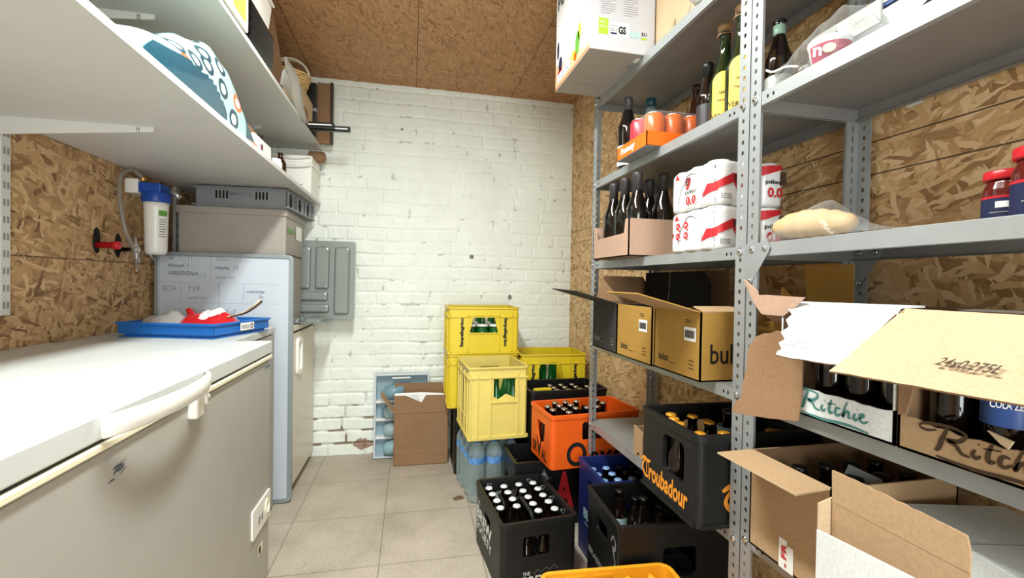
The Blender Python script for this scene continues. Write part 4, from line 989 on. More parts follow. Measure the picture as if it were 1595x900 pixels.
# same lettering on the short face
for s, x, z, w_, hh, b in (('THE', -.062, .062, .028, .013, .01), ('BREW', -.062, .022, .11, .036, .03)): txt(l, s, (x, -B_D/2, z), (1, 0, 0), (0, 0, 1), w_, hh, M_PAPER, b, lift=.001)
stroke(l, [(-.02, .064), (-.005, .078), (.008, .066), (.026, .082), (.04, .07), (.058, .086), (.072, .07)], .002, (0, -B_D/2, 0), (1, 0, 0), (0, 0, 1), M_GREYT, n=1, taper=False)
l.build('printed_lettering', t)
tri = MB()
for x, y in ((-.09, .178), (.09, .178), (.125, .10), (.125, .0), (.125, -.11)): tri.tube([(x-.010, y, .238), (x+.010, y, .238), (x, y-.006, .222), (x-.010, y, .238)], .0012, M_GREYP, 5)
tri.build('corner_marks', t)
p = beer('beer_bottle', M_CAPW, H=.228)
fill(p, t, B_W-.026, B_D-.03, 4, 6, .0105, [(0, 5), (1, 5), (2, 5), (3, 5), (0, 4), (1, 4), (2, 4), (3, 4), (0, 3), (1, 3), (2, 3), (3, 3), (0, 2), (1, 2), (2, 2), (3, 2), (2, 1), (3, 1)], 'dark bottle with white crown cap in the full black crate on the open floor', 'white-capped bottles in the floor crate')
p = beer('beer_bottle', M_CAPP, H=.185)
fill(p, t, B_W-.026, B_D-.03, 4, 6, .0105, [(1, 0), (2, 0)], 'dark bottle with dull pink cap seen through the front grip of the floor crate', 'pink-capped bottles behind the front grip')

# ---- crate of tall bottles under the rack (black, almost empty)
w, d, h_ = .385, .29, .375
t = crate('beer_crate', 'black crate with few bottles on the floor half under the rack', (.818, 1.398, 0), math.radians(-3), w, d, h_, M_BLACK, [rrect(-.05, .27, .05, .32, .01)], [rrect(-.05, .21, .06, .30, .012)], rimh=.018, rim=.004, corner=.012, mat_in=M_BLACK)
grid_divider(t, w-.02, d-.02, 6, 4, .225, M_BLACK, .175)
MB().box((-w/2+.012, -d/2+.012, .16), (w/2-.012, d/2-.012, .173), M_BLACK).build('inner_floor', t)
l = MB(); stroke(l, [(-.115, .30), (-.10, .315), (-.085, .305), (-.085, .285), (-.10, .275), (-.093, .26), (-.085, .25)], .007, (-w/2, 0, 0), (0, -1, 0), (0, 0, 1), M_GREYT, n=5)
l2 = MB(); stroke(l2, [(.085, .30), (.10, .322), (.12, .31), (.115, .285), (.10, .29), (.108, .27), (.12, .25), (.112, .235)], .007, (-w/2, 0, 0), (0, -1, 0), (0, 0, 1), M_GREYT, n=5)
txt(l2, 'BRASSERIE', (-w/2, .12, .155), (0, -1, 0), (0, 0, 1), .20, .022, M_GREYT, .02, lift=.001); l2.build('printed_lettering', t)
p = bottle('beer_bottle', 'x', (0, 0, -5), .20, .028, .0125, M_BTL, M_BLACK, labelmat=M_PAPB, lz=(.30, .54), seg=14)
fill(p, t, w-.03, d-.03, 6, 4, .1735, [(1, 3)], 'dark bottle with pale blue label in the nearly empty black crate under the rack', 'x')
p['group'] = ''; del p['group']
p = bottle('beer_bottle', 'x', (0, 0, -5), .20, .028, .0125, M_BTL, M_BLACK, labelmat=M_PAPER, lz=(.38, .54), seg=14)
fill(p, t, w-.03, d-.03, 6, 4, .1735, [(2, 2)], 'dark bottle with white and red label in the nearly empty black crate under the rack', 'x'); del p['group']
MB().lathe([(.0289, .055), (.0289, .078)], M_RED, (0, 0, 0), 20, cap=False).build('red_band', p)
p = beer('beer_bottle', M_BLACK, H=.17)
fill(p, t, w-.03, d-.03, 6, 4, .1735, [(3, 2), (4, 2), (2, 3), (5, 1), (4, 3)], 'plain dark bottle in the nearly empty black crate under the rack', 'plain bottles in the nearly empty black crate')

# ---- navy crate
w, d, h_ = .325, .262, .372
t = crate('beer_crate', 'navy blue crate with pale blue capped bottles beside the orange crate', (.863, 1.690, 0), 0, w, d, h_, M_NAVY, [rrect(-.03, .29, .03, .32, .008)], [rrect(-.05, .24, .05, .29, .01)], rimh=.018, rim=.003, corner=.010)
grid_divider(t, w-.02, d-.02, 5, 4, .24, M_NAVY, .105)
MB().box((-w/2+.012, -d/2+.012, .09), (w/2-.012, d/2-.012, .104), M_NAVY).build('inner_floor', t)
l = MB(); txt(l, 'BLA', (-w/2, .065, .155), (0, -1, 0), (0, 0, 1), .10, .04, M_PAPB, .03, lift=.001); txt(l, 'BRASSERIE', (-w/2, .05, .132), (0, -1, 0), (0, 0, 1), .07, .01, M_PAPB, .01, lift=.001); l.build('printed_lettering', t)
p = beer('beer_bottle', M_CAPB, H=.235)
fill(p, t, w-.03, d-.03, 5, 4, .1045, [(0, 3), (0, 2), (0, 1), (1, 3), (1, 2), (2, 1), (1, 1)], 'dark bottle with pale blue cap in the navy crate', 'blue-capped bottles in the navy crate')
p = beer('beer_bottle', M_BLACK, H=.235)
fill(p, t, w-.03, d-.03, 5, 4, .1045, [(2, 3), (2, 2), (3, 3), (3, 2)], 'dark bottle with black cap in the navy crate', 'black-capped bottles in the navy crate')

# ---- black crate with the red letter, under the orange crate
w, d, h_ = .46, .24, .298
t = crate('beer_crate', 'black crate with big red letter A on the floor beneath the orange crate', (.690, 2.105, 0), math.radians(1), w, d, h_, M_BLACK, [rrect(-.06, .06, .06, .20, .01)], [rrect(-.21, .03, -.17, .22, .008)], rimh=.016, rim=.004, corner=.010)
l = MB(); txt(l, 'A', (-.045, -d/2, .075), (1, 0, 0), (0, 0, 1), .095, .17, M_RED, .04, lift=.002)
for a in range(-2, 3): stroke(l, [(-.095+.012*a*1.0, .215), (-.095+.006*a, .235), (-.095, .262-.006*abs(a))], .003, (0, -d/2, 0), (1, 0, 0), (0, 0, 1), M_GREYT, n=3, lift=.002)
stroke(l, [(-.13, .222), (-.095, .212), (-.06, .222)], .003, (0, -d/2, 0), (1, 0, 0), (0, 0, 1), M_GREYT, n=3, lift=.002); l.build('printed_lettering', t)
p = bottle('beer_bottle', 'x', (0, 0, -5), .23, .030, .0125, M_BTL, M_BLACK, labelmat=M_OR, lz=(.62, .85), seg=14)
fill(p, t, w-.03, d-.03, 6, 4, .0105, [(0, 2)], 'dark bottle with a small orange neck label in the crate below the orange one', 'x'); del p['group']
p = beer('beer_bottle', M_BLACK, H=.23)
fill(p, t, w-.03, d-.03, 6, 4, .0105, [(0, 3), (0, 1), (0, 0), (1, 2)], 'dark bottle at the open left end of the crate below the orange one', 'dark bottles in the crate below the orange one')

# ---- orange crate
w, d, h_ = .435, .265, .233
t = crate('beer_crate', 'bright orange crate of dark bottles stacked on the red letter A crate', (.800, 2.025, .2985), math.radians(5), w, d, h_, M_ORC, [[(-.05, .115), (-.035, .075), (-.012, .085), (.012, .065), (.045, .125), (.052, .175), (-.055, .175)]], [rrect(-.072, .118, .085, .198, .014)], rimh=.016, rim=.004, corner=.020, th=.009)
l = MB()
s_ = (-w/2, 0, 0); txt(l, 'OR', (-w/2, .095, .02), (0, -1, 0), (0, 0, 1), .055, .05, M_INK, .03, lift=.001); txt(l, 'V', (-w/2, .04, -.0+.012), (0, -1, 0), (0, 0, 1), .06, .085, M_INK, .03, lift=.001); txt(l, 'AL', (-w/2, -.02, .012), (0, -1, 0), (0, 0, 1), .06, .05, M_INK, .03, lift=.001)
for cx_ in (-.098,): l.plate(oval(cx_, .06, .047, .052, 32), [list(reversed(oval(cx_, .06, .030, .034, 32)))], .001, M_INK, (0, -d/2, 0), (1, 0, 0), (0, 0, 1))
txt(l, 'RVAL', (-.03, -d/2, .015), (1, 0, 0), (0, 0, 1), .20, .05, M_INK, .03, lift=.001); l.build('printed_lettering', t)
for z in (.03,):
    tb = MB()
    for k in range(9): tb.box((-w/2+.03+k*.045, d/2-.016, h_-.055), (-w/2+.036+k*.045, d/2-.009, h_-.012), M_ORC)
    tb.build('inner_ribs', t)
p = beer('beer_bottle', M_CAPS, H=.225, r=.029)
fill(p, t, w-.04, d-.04, 7, 4, .0105, [(0, 1), (0, 2), (1, 1), (1, 2), (1, 3), (2, 1), (2, 2), (2, 3), (3, 1), (3, 3), (4, 2), (4, 1), (5, 2), (5, 3), (3, 0), (1, 0)], 'dark bottle with silvery cap in the orange crate', 'silver-capped bottles in the orange crate')

# ---- black crate behind the orange one, standing on a second black crate
w, d, h_ = .42, .27, .275
t = crate('beer_crate', 'plain black crate on the floor beneath the far black bottle crate', (.800, 2.36, 0), 0, w, d, h_, M_BLACK, [rrect(-.05, .17, .05, .22, .01)], [rrect(-.05, .17, .05, .22, .01)], rimh=.016, rim=.003)
t = crate('beer_crate', 'black crate of silver-capped bottles between orange crate and yellow crates', (.800, 2.365, .2765), math.radians(2), w, d, .28, M_BLACK, [rrect(-.05, .17, .05, .22, .01)], [rrect(-.05, .17, .05, .22, .01)], rimh=.018, rim=.004, corner=.02)
grid_divider(t, w-.02, d-.02, 6, 4, .15, M_BLACK)
p = beer('beer_bottle', M_CAPS, H=.25, r=.029)
fill(p, t, w-.03, d-.03, 6, 4, .0105, [(2, 1), (2, 2), (3, 1), (3, 2), (3, 3), (4, 1), (4, 2), (4, 3), (5, 1), (5, 2), (2, 3)], 'dark bottle with silvery cap in the far black crate', 'silver-capped bottles in the far black crate')
m = MB().box((-.05, -.012, 0), (.05, .012, .016), M_YEL); tag(m.build('yellow_clip', None, .006, (.685, 2.33, .2765+.255), (0, 0, .05)), 'yellow plastic bar lying across the left of the far black bottle crate', 'bar')
m = MB()
for yy in (-.02, .02): m.box((-.055, yy-.01, -.246), (-.035, yy+.01, 0), M_BLACK)
m.box((-.055, -.03, -.246), (.055, .03, -.24), M_BLACK); 
for yy in (-.02, .02): m.box((.035, yy-.01, -.246), (.055, yy+.01, 0), M_BLACK)
tag(m.build('crate_insert', None, 0, (.685, 2.33, .2765+.2555)), 'black bracket insert under the yellow bar in the far black crate', 'insert')

# ---- yellow mineral water crates
def water_crate(label, loc, rz, w, d, h, mat, hole_f, hole_s, cols, letters=True, narrow=False):
    rb = []
    for u in cols: rb.append(('f', u, .012, h-.03, .007))
    for u in (-d/2+.03, -.06, .06, d/2-.03): rb.append(('s', u, .012, h-.03, .006))
    rb += [('f', 0, .004, .02, w+.004), ('f', 0, h-.058, h-.050, w+.004), ('s', 0, .004, .02, d+.004), ('s', 0, h-.058, h-.050, d+.004)]
    t = crate('water_crate', label, loc, rz, w, d, h, mat, hole_s, hole_f, th=.006, rim=.007, rimh=.008, corner=.014, ribs=rb, bevel=.001)
    return t
def trap(cx, z0, z1, wb, wt): return [(cx-wb/2, z0), (cx+wb/2, z0), (cx+wt/2, z1), (cx-wt/2, z1)]
def sanpel(t, w, d, h, us, z0, hh, mat_w=.014):
    l = MB()
    for u, up in us:
        if up > 0: txt(l, 'Sanpellegrino', (u+mat_w*.5, -d/2, z0), (0, 0, 1), (-1, 0, 0), hh, mat_w, M_INK, .05, lift=.002)
        else: txt(l, 'Sanpellegrino', (u-mat_w*.5, -d/2, z0+hh), (0, 0, -1), (1, 0, 0), hh, mat_w, M_INK, .05, lift=.002)
    l.build('printed_lettering', t)
# dark crate on the floor that carries the two left yellow crates
t = crate('beer_crate', 'dark crate on the floor under the two stacked bright yellow crates', (.435, 2.765, 0), 0, .36, .29, .378, M_BLACK, [rrect(-.05, .28, .05, .33, .01)], [rrect(-.05, .28, .05, .33, .01)], rimh=.018, rim=.003)
w, d, h_ = .405, .29, .30
t = water_crate('bright yellow crate in the left stack, directly below the topmost crate', (.415, 2.76, .3795), 0, w, d, .305, M_YEL, [trap(0, .15, .23, .17, .12)], [trap(0, .05, .15, .08, .08)], (-.19, -.155, -.09, .09, .155, .19))
w, d, h_ = .405, .29, .27
t = water_crate('bright yellow crate on top of the stack by the brick wall', (.413, 2.755, .6855), 0, w, d, h_, M_YEL, [trap(-.0, .125, .222, .165, .118)], [rrect(-.10, .03, -.02, .12, .006), rrect(.02, .03, .10, .12, .006), rrect(-.05, .15, .05, .20, .008)], (-.19, -.09, .09, .165, .19))
sanpel(t, w, d, h_, ((-.125, 1), (.125, -1)), .045, .165, .026)
hf = MB(); hf.box((-.095, -d/2-.006, .222), (.095, -d/2-.001, .226), M_YEL); hf.box((-.10, -d/2-.006, .119), (.10, -d/2-.001, .125), M_YEL); hf.build('window_frame', t, .001)
p = bottle('green_bottle', 'x', (0, 0, -5), .245, .034, .0135, M_GREEN, M_PAPER, labelmat=M_PAPER, lz=(.60, .66), seg=14, shoulder=.45)
fill(p, t, w-.04, d-.04, 5, 3, .0105, [(1, 0), (2, 0), (3, 0), (0, 0), (4, 0), (0, 1), (1, 1), (2, 1), (3, 1), (4, 1), (1, 2), (2, 2), (3, 2)], 'green glass bottle with white neck label in the topmost yellow crate', 'green bottles in the topmost yellow crate')
# far right yellow crate
t = crate('beer_crate', 'dark crate hidden beneath the right-hand yellow crate by the corner', (.835, 2.725, 0), 0, .40, .29, .318, M_BLACK, [rrect(-.05, .22, .05, .27, .01)], [rrect(-.05, .22, .05, .27, .01)], rimh=.018, rim=.003)
w, d, h_ = .392, .29, .365
t = water_crate('bright yellow crate in the corner against the right chipboard wall', (.833, 2.725, .3195), math.radians(-2), w, d, h_, M_YEL, [trap(-.02, .14, .318, .20, .12)], [trap(0, .08, .25, .12, .10)], (-.185, -.16, -.095, .095, .165, .185))
sanpel(t, w, d, h_, ((-.125, 1), (.13, -1)), .14, .17, .027)
p = bottle('green_bottle', 'x', (0, 0, -5), .30, .038, .0135, M_GREEN, M_PAPER, seg=14, shoulder=.35)
fill(p, t, w-.04, d-.04, 4, 3, .0105, [(1, 0), (1, 1), (0, 1), (2, 1), (1, 2), (2, 2)], 'large green glass bottle in the corner yellow crate', 'green bottles in the corner yellow crate')
tag(MB().box((-.03, -.05, 0), (.04, .05, .13), M_YEL, taper=.01).build('yellow_insert', None, .008, (.93, 2.68, .33)), 'yellow plastic insert at the right of the bottles in the corner crate', 'insert')
# pale yellow crate on the water bottles
w, d, h_ = .300, .345, .362
PALE = (.4225, 2.405, .3205)
t = water_crate('pale faded yellow crate standing on the clear water bottles', PALE, math.radians(3), w, d, h_, M_PALE, [rrect(-.025, .195, .085, .305, .002, 1)], [rrect(-.13, .10, -.07, .28, .004, 1), rrect(-.04, .10, .04, .28, .004, 1), rrect(.07, .10, .13, .28, .004, 1)], (-.14, -.105, -.04, .10, .135))
hf = MB(); hf.box((-.04, -d/2-.006, .183), (.098, -d/2-.001, .190), M_PALE); hf.box((-.04, -d/2-.006, .308), (.098, -d/2-.001, .314), M_PALE)
hf.plate([(-.025, .19), (.085, .19), (.085, .205), (.04, .225), (.0, .198), (-.025, .215)], [], .003, M_PALE, (0, -d/2+.012, 0), (1, 0, 0), (0, 0, 1)); hf.build('window_frame', t, .001)
p = bottle('green_bottle', 'x', (0, 0, -5), .305, .037, .0135, M_GREEN, M_PAPER, seg=14, shoulder=.5)
fill(p, t, w-.035, d-.03, 3, 4, .0105, [(1, 0), (2, 0), (0, 1), (0, 2), (1, 1), (1, 2), (2, 1), (2, 2)], 'green glass bottle with white cap in the pale yellow crate', 'green bottles in the pale yellow crate')

# water bottles beneath the pale crate
def pet():
    t = thing('water_bottle', 'x', 'bottle', (0, 0, -5)); H = .308; r = .0425; prof = [(r*.6, .002), (r*.95, .004), (r, .015)]
    z = .03
    while z < .17: prof += [(r, z), (r*.955, z+.006), (r, z+.012)]; z += .017
    prof += [(r, .185), (r, .235), (r*.97, .245), (r*.8, .268), (r*.5, .288), (r*.34, .295), (r*.33, .302)]
    MB().lathe(prof, M_PET, (0, 0, 0), 20).build('bottle_body', t)
    MB().lathe([(r+.0006, .195), (r+.0006, .228)], pm('water_label', '#5c8fc8', .4, noise=.5, nscale=30), (0, 0, 0), 20, cap=False).build('paper_label', t)
    MB().lathe([(r*.36, .296), (r*.38, .310), (r*.3, .312)], M_BLUEP, (0, 0, 0), 14).build('screw_cap', t)
    return t
p = pet(); first = True
ys = (2.29, 2.378, 2.466, 2.554); xs = (.335, .424, .513)
for j, y in enumerate(ys):
    for i, x in enumerate(xs):
        X = x-.018*j*.6; lab = 'clear water bottle with blue label in the pack under the pale yellow crate'
        if first: p.location = (X, y, .0005); p['label'] = lab; p['group'] = 'water bottles under the pale crate'; first = False
        else: dup(p, (X, y, .0005), 0.7*i, lab, 'water bottles under the pale crate')
# amber crate, front bottom
w, d, h_ = .385, .30, .275
t = crate('beer_crate', 'empty amber yellow crate at the bottom edge of the picture', (.553, 1.088, 0), math.radians(-3.5), w, d, h_, M_AMB, [rrect(-.05, .19, .05, .23, .01)], [rrect(-.05, .18, .05, .23, .01)], rimh=.014, rim=.005, corner=.03, th=.008)
m = MB()
for k in range(26):
    x = -w/2+.075+k*.0062
    if k % 13 < 10: m.box((x, d/2-.014, .10), (x+.003, d/2-.007, h_-.012), M_AMB)
for x in (-.155, -.085, .065, .135):
    m.lathe([(.011, 0), (.011, .02)], M_AMB, (0, 0, 0), 14, M=Matrix.Translation((x, d/2-.012, h_-.03)) @ Matrix.Rotation(PI/2, 4, 'X')); m.lathe([(.005, .0), (.005, .0215)], M_DARKHOLE, (0, 0, 0), 10, M=Matrix.Translation((x, d/2-.012, h_-.03)) @ Matrix.Rotation(PI/2, 4, 'X'))
m.build('inner_ribs', t)

# ---- Troubadour crate on the rack's lowest shelf
w, d, h_ = .355, .285, .225
t = crate('beer_crate', 'black crate with orange blackletter lettering on the lowest rack shelf', (.853, 1.108, .5155), math.radians(-1), w, d, h_, M_BLACK2, [rrect(-.085, .085, .018, .185, .018)], [rrect(-.05, .12, .05, .18, .012)], rimh=.018, rim=.004, corner=.020, th=.012)
l = MB(); U = (0, -1, 0); V = (0, 0, 1); O = (-w/2, 0, 0)
txt(l, 'roubadour', (-w/2, .090, .026), U, V, .195, .052, M_OR, .03, .15, .0012)
def blackT(l, O, U, V, x, z, s):
    stroke(l, [(x-.010*s, z+.036*s), (x+.004*s, z+.043*s), (x+.02*s, z+.040*s), (x+.036*s, z+.045*s)], .009*s, O, U, V, M_OR, lift=.0012)
    stroke(l, [(x+.006*s, z+.038*s), (x-.004*s, z+.020*s), (x+.004*s, z+.006*s), (x+.018*s, z+.0*s), (x+.026*s, z+.006*s)], .007*s, O, U, V, M_OR, lift=.0012)
    stroke(l, [(x+.017*s, z+.040*s), (x+.017*s, z+.008*s)], .007*s, O, U, V, M_OR, lift=.0012)
    stroke(l, [(x+.026*s, z+.040*s), (x+.026*s, z+.008*s)], .003*s, O, U, V, M_OR, lift=.0012)
blackT(l, O, U, V, -.122, .030, 1.15)
blackT(l, (0, -d/2, 0), (1, 0, 0), (0, 0, 1), -.095, .035, 1.5); txt(l, 'roubadour', (-.045, -d/2, .035), (1, 0, 0), (0, 0, 1), .20, .05, M_OR, .022, .15, .0012)
l.build('blackletter_lettering', t)
g = MB()
for a, b in ((-.125, -.095), (.03, .085)): g.box((-w/2-.0015, -b, .187), (-w/2+.001, -a, .189), M_BLACK)
g.box((-w/2-.004, -d/2+.01, .0), (-w/2+.001, d/2-.01, .010), M_BLACK2); g.box((-w/2+.01, -d/2-.004, .0), (w/2-.01, -d/2+.001, .010), M_BLACK2); g.build('ridges', t, .001)
def in_crate(t, x, y, z):
    a = t.rotation_euler[2]; return (t.location.x+x*math.cos(a)-y*math.sin(a), t.location.y+x*math.sin(a)+y*math.cos(a), t.location.z+z)
p = bottle('beer_bottle', 'x', (0, 0, -5), .205, .028, .0125, M_BTL, M_CAPG, seg=14)
first = True
for x, y, lb in ((-.115, .085, 0), (-.13, .045, 0), (-.135, -.085, 0), (-.14, .0, 0), (-.062, .06, 0), (-.05, .0, 0), (-.0, -.055, 0), (-.07, -.09, 0), (.07, -.09, 0)):
    L = in_crate(t, x, y, .0105); lab = 'dark bottle with golden orange cap in the blackletter crate'
    if first: p.location = L; p['label'] = lab; p['group'] = 'gold-capped bottles in the blackletter crate'; first = False
    else: dup(p, L, 0, lab, 'gold-capped bottles in the blackletter crate')
bottle('beer_bottle', 'dark bottle with pale blue neck label among the gold caps', in_crate(t, .03, .03, .0105), .225, .028, .0125, M_BTL, M_BLACK, labelmat=M_PAPB, lz=(.55, .80), seg=14)
bottle('beer_bottle', 'dark bottle with purple neck label among the gold caps', in_crate(t, -.095, .02, .0105), .17, .028, .0125, M_BTL, M_BLACK, labelmat=pm('purple_label', '#5b4a86', .5), lz=(.80, .97), seg=14)
m = MB().tube([(-.02, 0, .0), (0, 0, .012), (.04, 0, .014), (.07, 0, .0)], .006, M_BLACK); m.build('carry_bar', t, 0, (.08, .08, .185))
# small kraft carton on the same shelf
t = thing('kraft_carton', 'small kraft carton with curved cutout on the lowest shelf beside the blackletter crate', 'carton', (.80, 1.43, .5155))
MB().plate([(-.03, 0), (-.008, 0), (-.004, .012), (.004, .016), (.012, .012), (.016, 0), (.03, 0), (.032, .09), (-.03, .10)], [], .003, K_TAN, (-.035, 0, 0), (0, -1, 0), (0, 0, 1)).build('front', t)
MB().box((-.035, .027, 0), (.05, .030, .095), K_TAN).box((.047, -.03, 0), (.05, .03, .09), K_TAN).box((-.035, -.03, 0), (.05, .03, .003), K_TAN).box((-.035, -.03, 0), (.05, -.027, .09), K_TAN).build('carton_back', t)

# ============================================================ BOXES ON THE RACK NEARER THE WALL
ZB = .8575
def open_case(name, label, x0, x1, y0, y1, z, h, mat, inner=None, cat='box', th=.004):
    t = thing(name, label, cat, ((x0+x1)/2, (y0+y1)/2, z))
    open_box(MB(), x1-x0, y1-y0, h, mat, th, inner or K_TAN).build('carton', t); return t
def wpt(t, p): return (p[0]-t.location.x, p[1]-t.location.y, p[2]-t.location.z)
def flapw(t, pts, mat, inner=None, th=.003, name='flap'):
    return MB().sheet([wpt(t, p) for p in pts], th, mat, inner).build(name, t)
def marks(t, x, ycen, zb, ink, w, name=True, barcode=True):
    l = MB(); U = (0, -1, 0); V = (0, 0, 1); lx = x-t.location.x
    txt(l, 'buloo', (lx, ycen+.095-t.location.y, .028), U, V, .050, .022, ink, .01, lift=.001)
    stroke(l, [(.0, .028), (.032, .027)], .0015, (lx, ycen+.038-t.location.y, 0), U, V, ink, taper=False)
    for k in range(3): stroke(l, [(.0, .028+.010*k), (.022, .027+.010*k)], .0022, (lx, ycen-.052-t.location.y, 0), U, V, ink, taper=False)
    l.build('printed_lettering', t)
    if barcode:
        b = MB(); quad(b, (lx, ycen-.030-t.location.y, .098), U, V, .052, .036, M_PAPER, .001)
        for k in range(16): quad(b, (lx, ycen-.035-t.location.y-.0026*k, .106), U, V, .0015 if k % 3 else .002, .02, M_INK, .0016)
        b.build('barcode_label', t)
        b = MB(); 
        for k in range(2): stroke(b, [(0, .147+.006*k), (.028-.006*k, .146+.006*k)], .002, (lx, ycen-.034-t.location.y, 0), U, V, ink, taper=False)
        b.build('small_print', t)
HB = .175
t = open_case('product_box', 'charcoal grey product box with open flaps, farthest on its rack shelf', .705, .985, 1.492, 1.705, ZB, HB, K_DARK, K_BROWN)
marks(t, .705, 1.59, ZB, M_GREYT, .2, barcode=False)
flapw(t, [(.705, 1.495, ZB+HB), (.705, 1.702, ZB+HB), (.535, 1.715, ZB+HB+.045), (.55, 1.49, ZB+HB+.043)], K_DARK, K_DARK)
flapw(t, [(.71, 1.703, ZB+HB), (.98, 1.703, ZB+HB), (.93, 1.735, ZB+HB+.10), (.76, 1.735, ZB+HB+.10)], K_BROWN)
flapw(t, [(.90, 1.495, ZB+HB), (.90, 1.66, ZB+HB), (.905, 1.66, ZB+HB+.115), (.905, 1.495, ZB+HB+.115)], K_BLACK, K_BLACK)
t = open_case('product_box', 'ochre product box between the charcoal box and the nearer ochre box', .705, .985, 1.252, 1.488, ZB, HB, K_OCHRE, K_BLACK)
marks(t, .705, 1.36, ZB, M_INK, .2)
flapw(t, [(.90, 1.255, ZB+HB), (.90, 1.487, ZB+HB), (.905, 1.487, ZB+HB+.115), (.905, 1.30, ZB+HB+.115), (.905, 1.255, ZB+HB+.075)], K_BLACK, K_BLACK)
flapw(t, [(.98, 1.26, ZB+HB), (.98, 1.44, ZB+HB), (1.0, 1.44, ZB+HB+.12), (1.0, 1.30, ZB+HB+.12)], K_BROWN)
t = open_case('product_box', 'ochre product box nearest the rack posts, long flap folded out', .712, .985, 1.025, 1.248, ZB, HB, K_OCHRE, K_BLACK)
marks(t, .712, 1.125, ZB, M_INK, .2)
l = MB(); txt(l, 'buloo', (.80-t.location.x-.06, 1.025-t.location.y, .045), (1, 0, 0), (0, 0, 1), .13, .05, M_INK, .01, lift=.001); l.build('large_lettering', t)
flapw(t, [(.712, 1.028, ZB+HB), (.712, 1.245, ZB+HB), (.555, 1.245, ZB+HB+.045), (.555, 1.06, ZB+HB+.044)], K_OCHRE, K_TAN)
flapw(t, [(.72, 1.027, ZB+HB), (.98, 1.027, ZB+HB), (.96, 1.10, ZB+HB+.01), (.74, 1.10, ZB+HB+.01)], K_TAN)
flapw(t, [(.95, 1.03, ZB+HB), (.95, 1.14, ZB+HB+.02), (.95, 1.16, ZB+HB+.06), (.95, 1.03, ZB+HB+.03)], K_TAN)

# ------------------------------------------------------------ wine carton and cans, shelf top 1.195
ZW = 1.1955
t = thing('wine_carton', 'kraft wine carton with low cut front holding six dark bottles', 'carton', (.845, 1.555, ZW))
hw, hd, H = .145, .15, .125
m = MB(); m.box((-hw, -hd, 0), (hw, hd, .004), K_PINK)
m.plate([(-hd, 0), (hd, 0), (hd, H*.93), (hd-.02, H*.95), (hd-.035, H*.60), (-hd+.035, H*.63), (-hd+.025, H), (-hd, H)], [rrect(hd-.022, .07, hd-.014, .10, .003, 2)], .004, K_PINK, (-hw, 0, 0), (0, 1, 0), (0, 0, 1))
m.plate([(-hw, 0), (hw, 0), (hw, H), (-hw, H)], [], .004, K_PINK, (0, -hd+.004, 0), (1, 0, 0), (0, 0, 1)); m.plate([(-hw, 0), (hw, 0), (hw, H), (-hw, H)], [], .004, K_PINK, (0, hd, 0), (1, 0, 0), (0, 0, 1))
m.box((hw-.004, -hd, 0), (hw, hd, H), K_PINK); m.build('carton', t)
l = MB(); txt(l, 'Gran Reserva', (.02, -hd, .108), (1, 0, 0), (0, 0, 1), .06, .008, M_BROWNINK, .0, lift=.001); l.build('printed_lettering', t)
p = bottle('wine_bottle', 'x', (0, 0, -5), .288, .037, .0145, M_WINE, M_FOIL, cap='foil', seg=16, shoulder=.52)
first = True
for x, y in ((.76, 1.655), (.76, 1.56), (.76, 1.465), (.855, 1.65), (.855, 1.555), (.855, 1.46)):
    lab = 'dark wine bottle with matt foil standing in the kraft wine carton'
    if first: p.location = (x, y, ZW+.0045); p['label'] = lab; p['group'] = 'six wine bottles in the kraft carton'; first = False
    else: dup(p, (x, y, ZW+.0045), 0, lab, 'six wine bottles in the kraft carton')
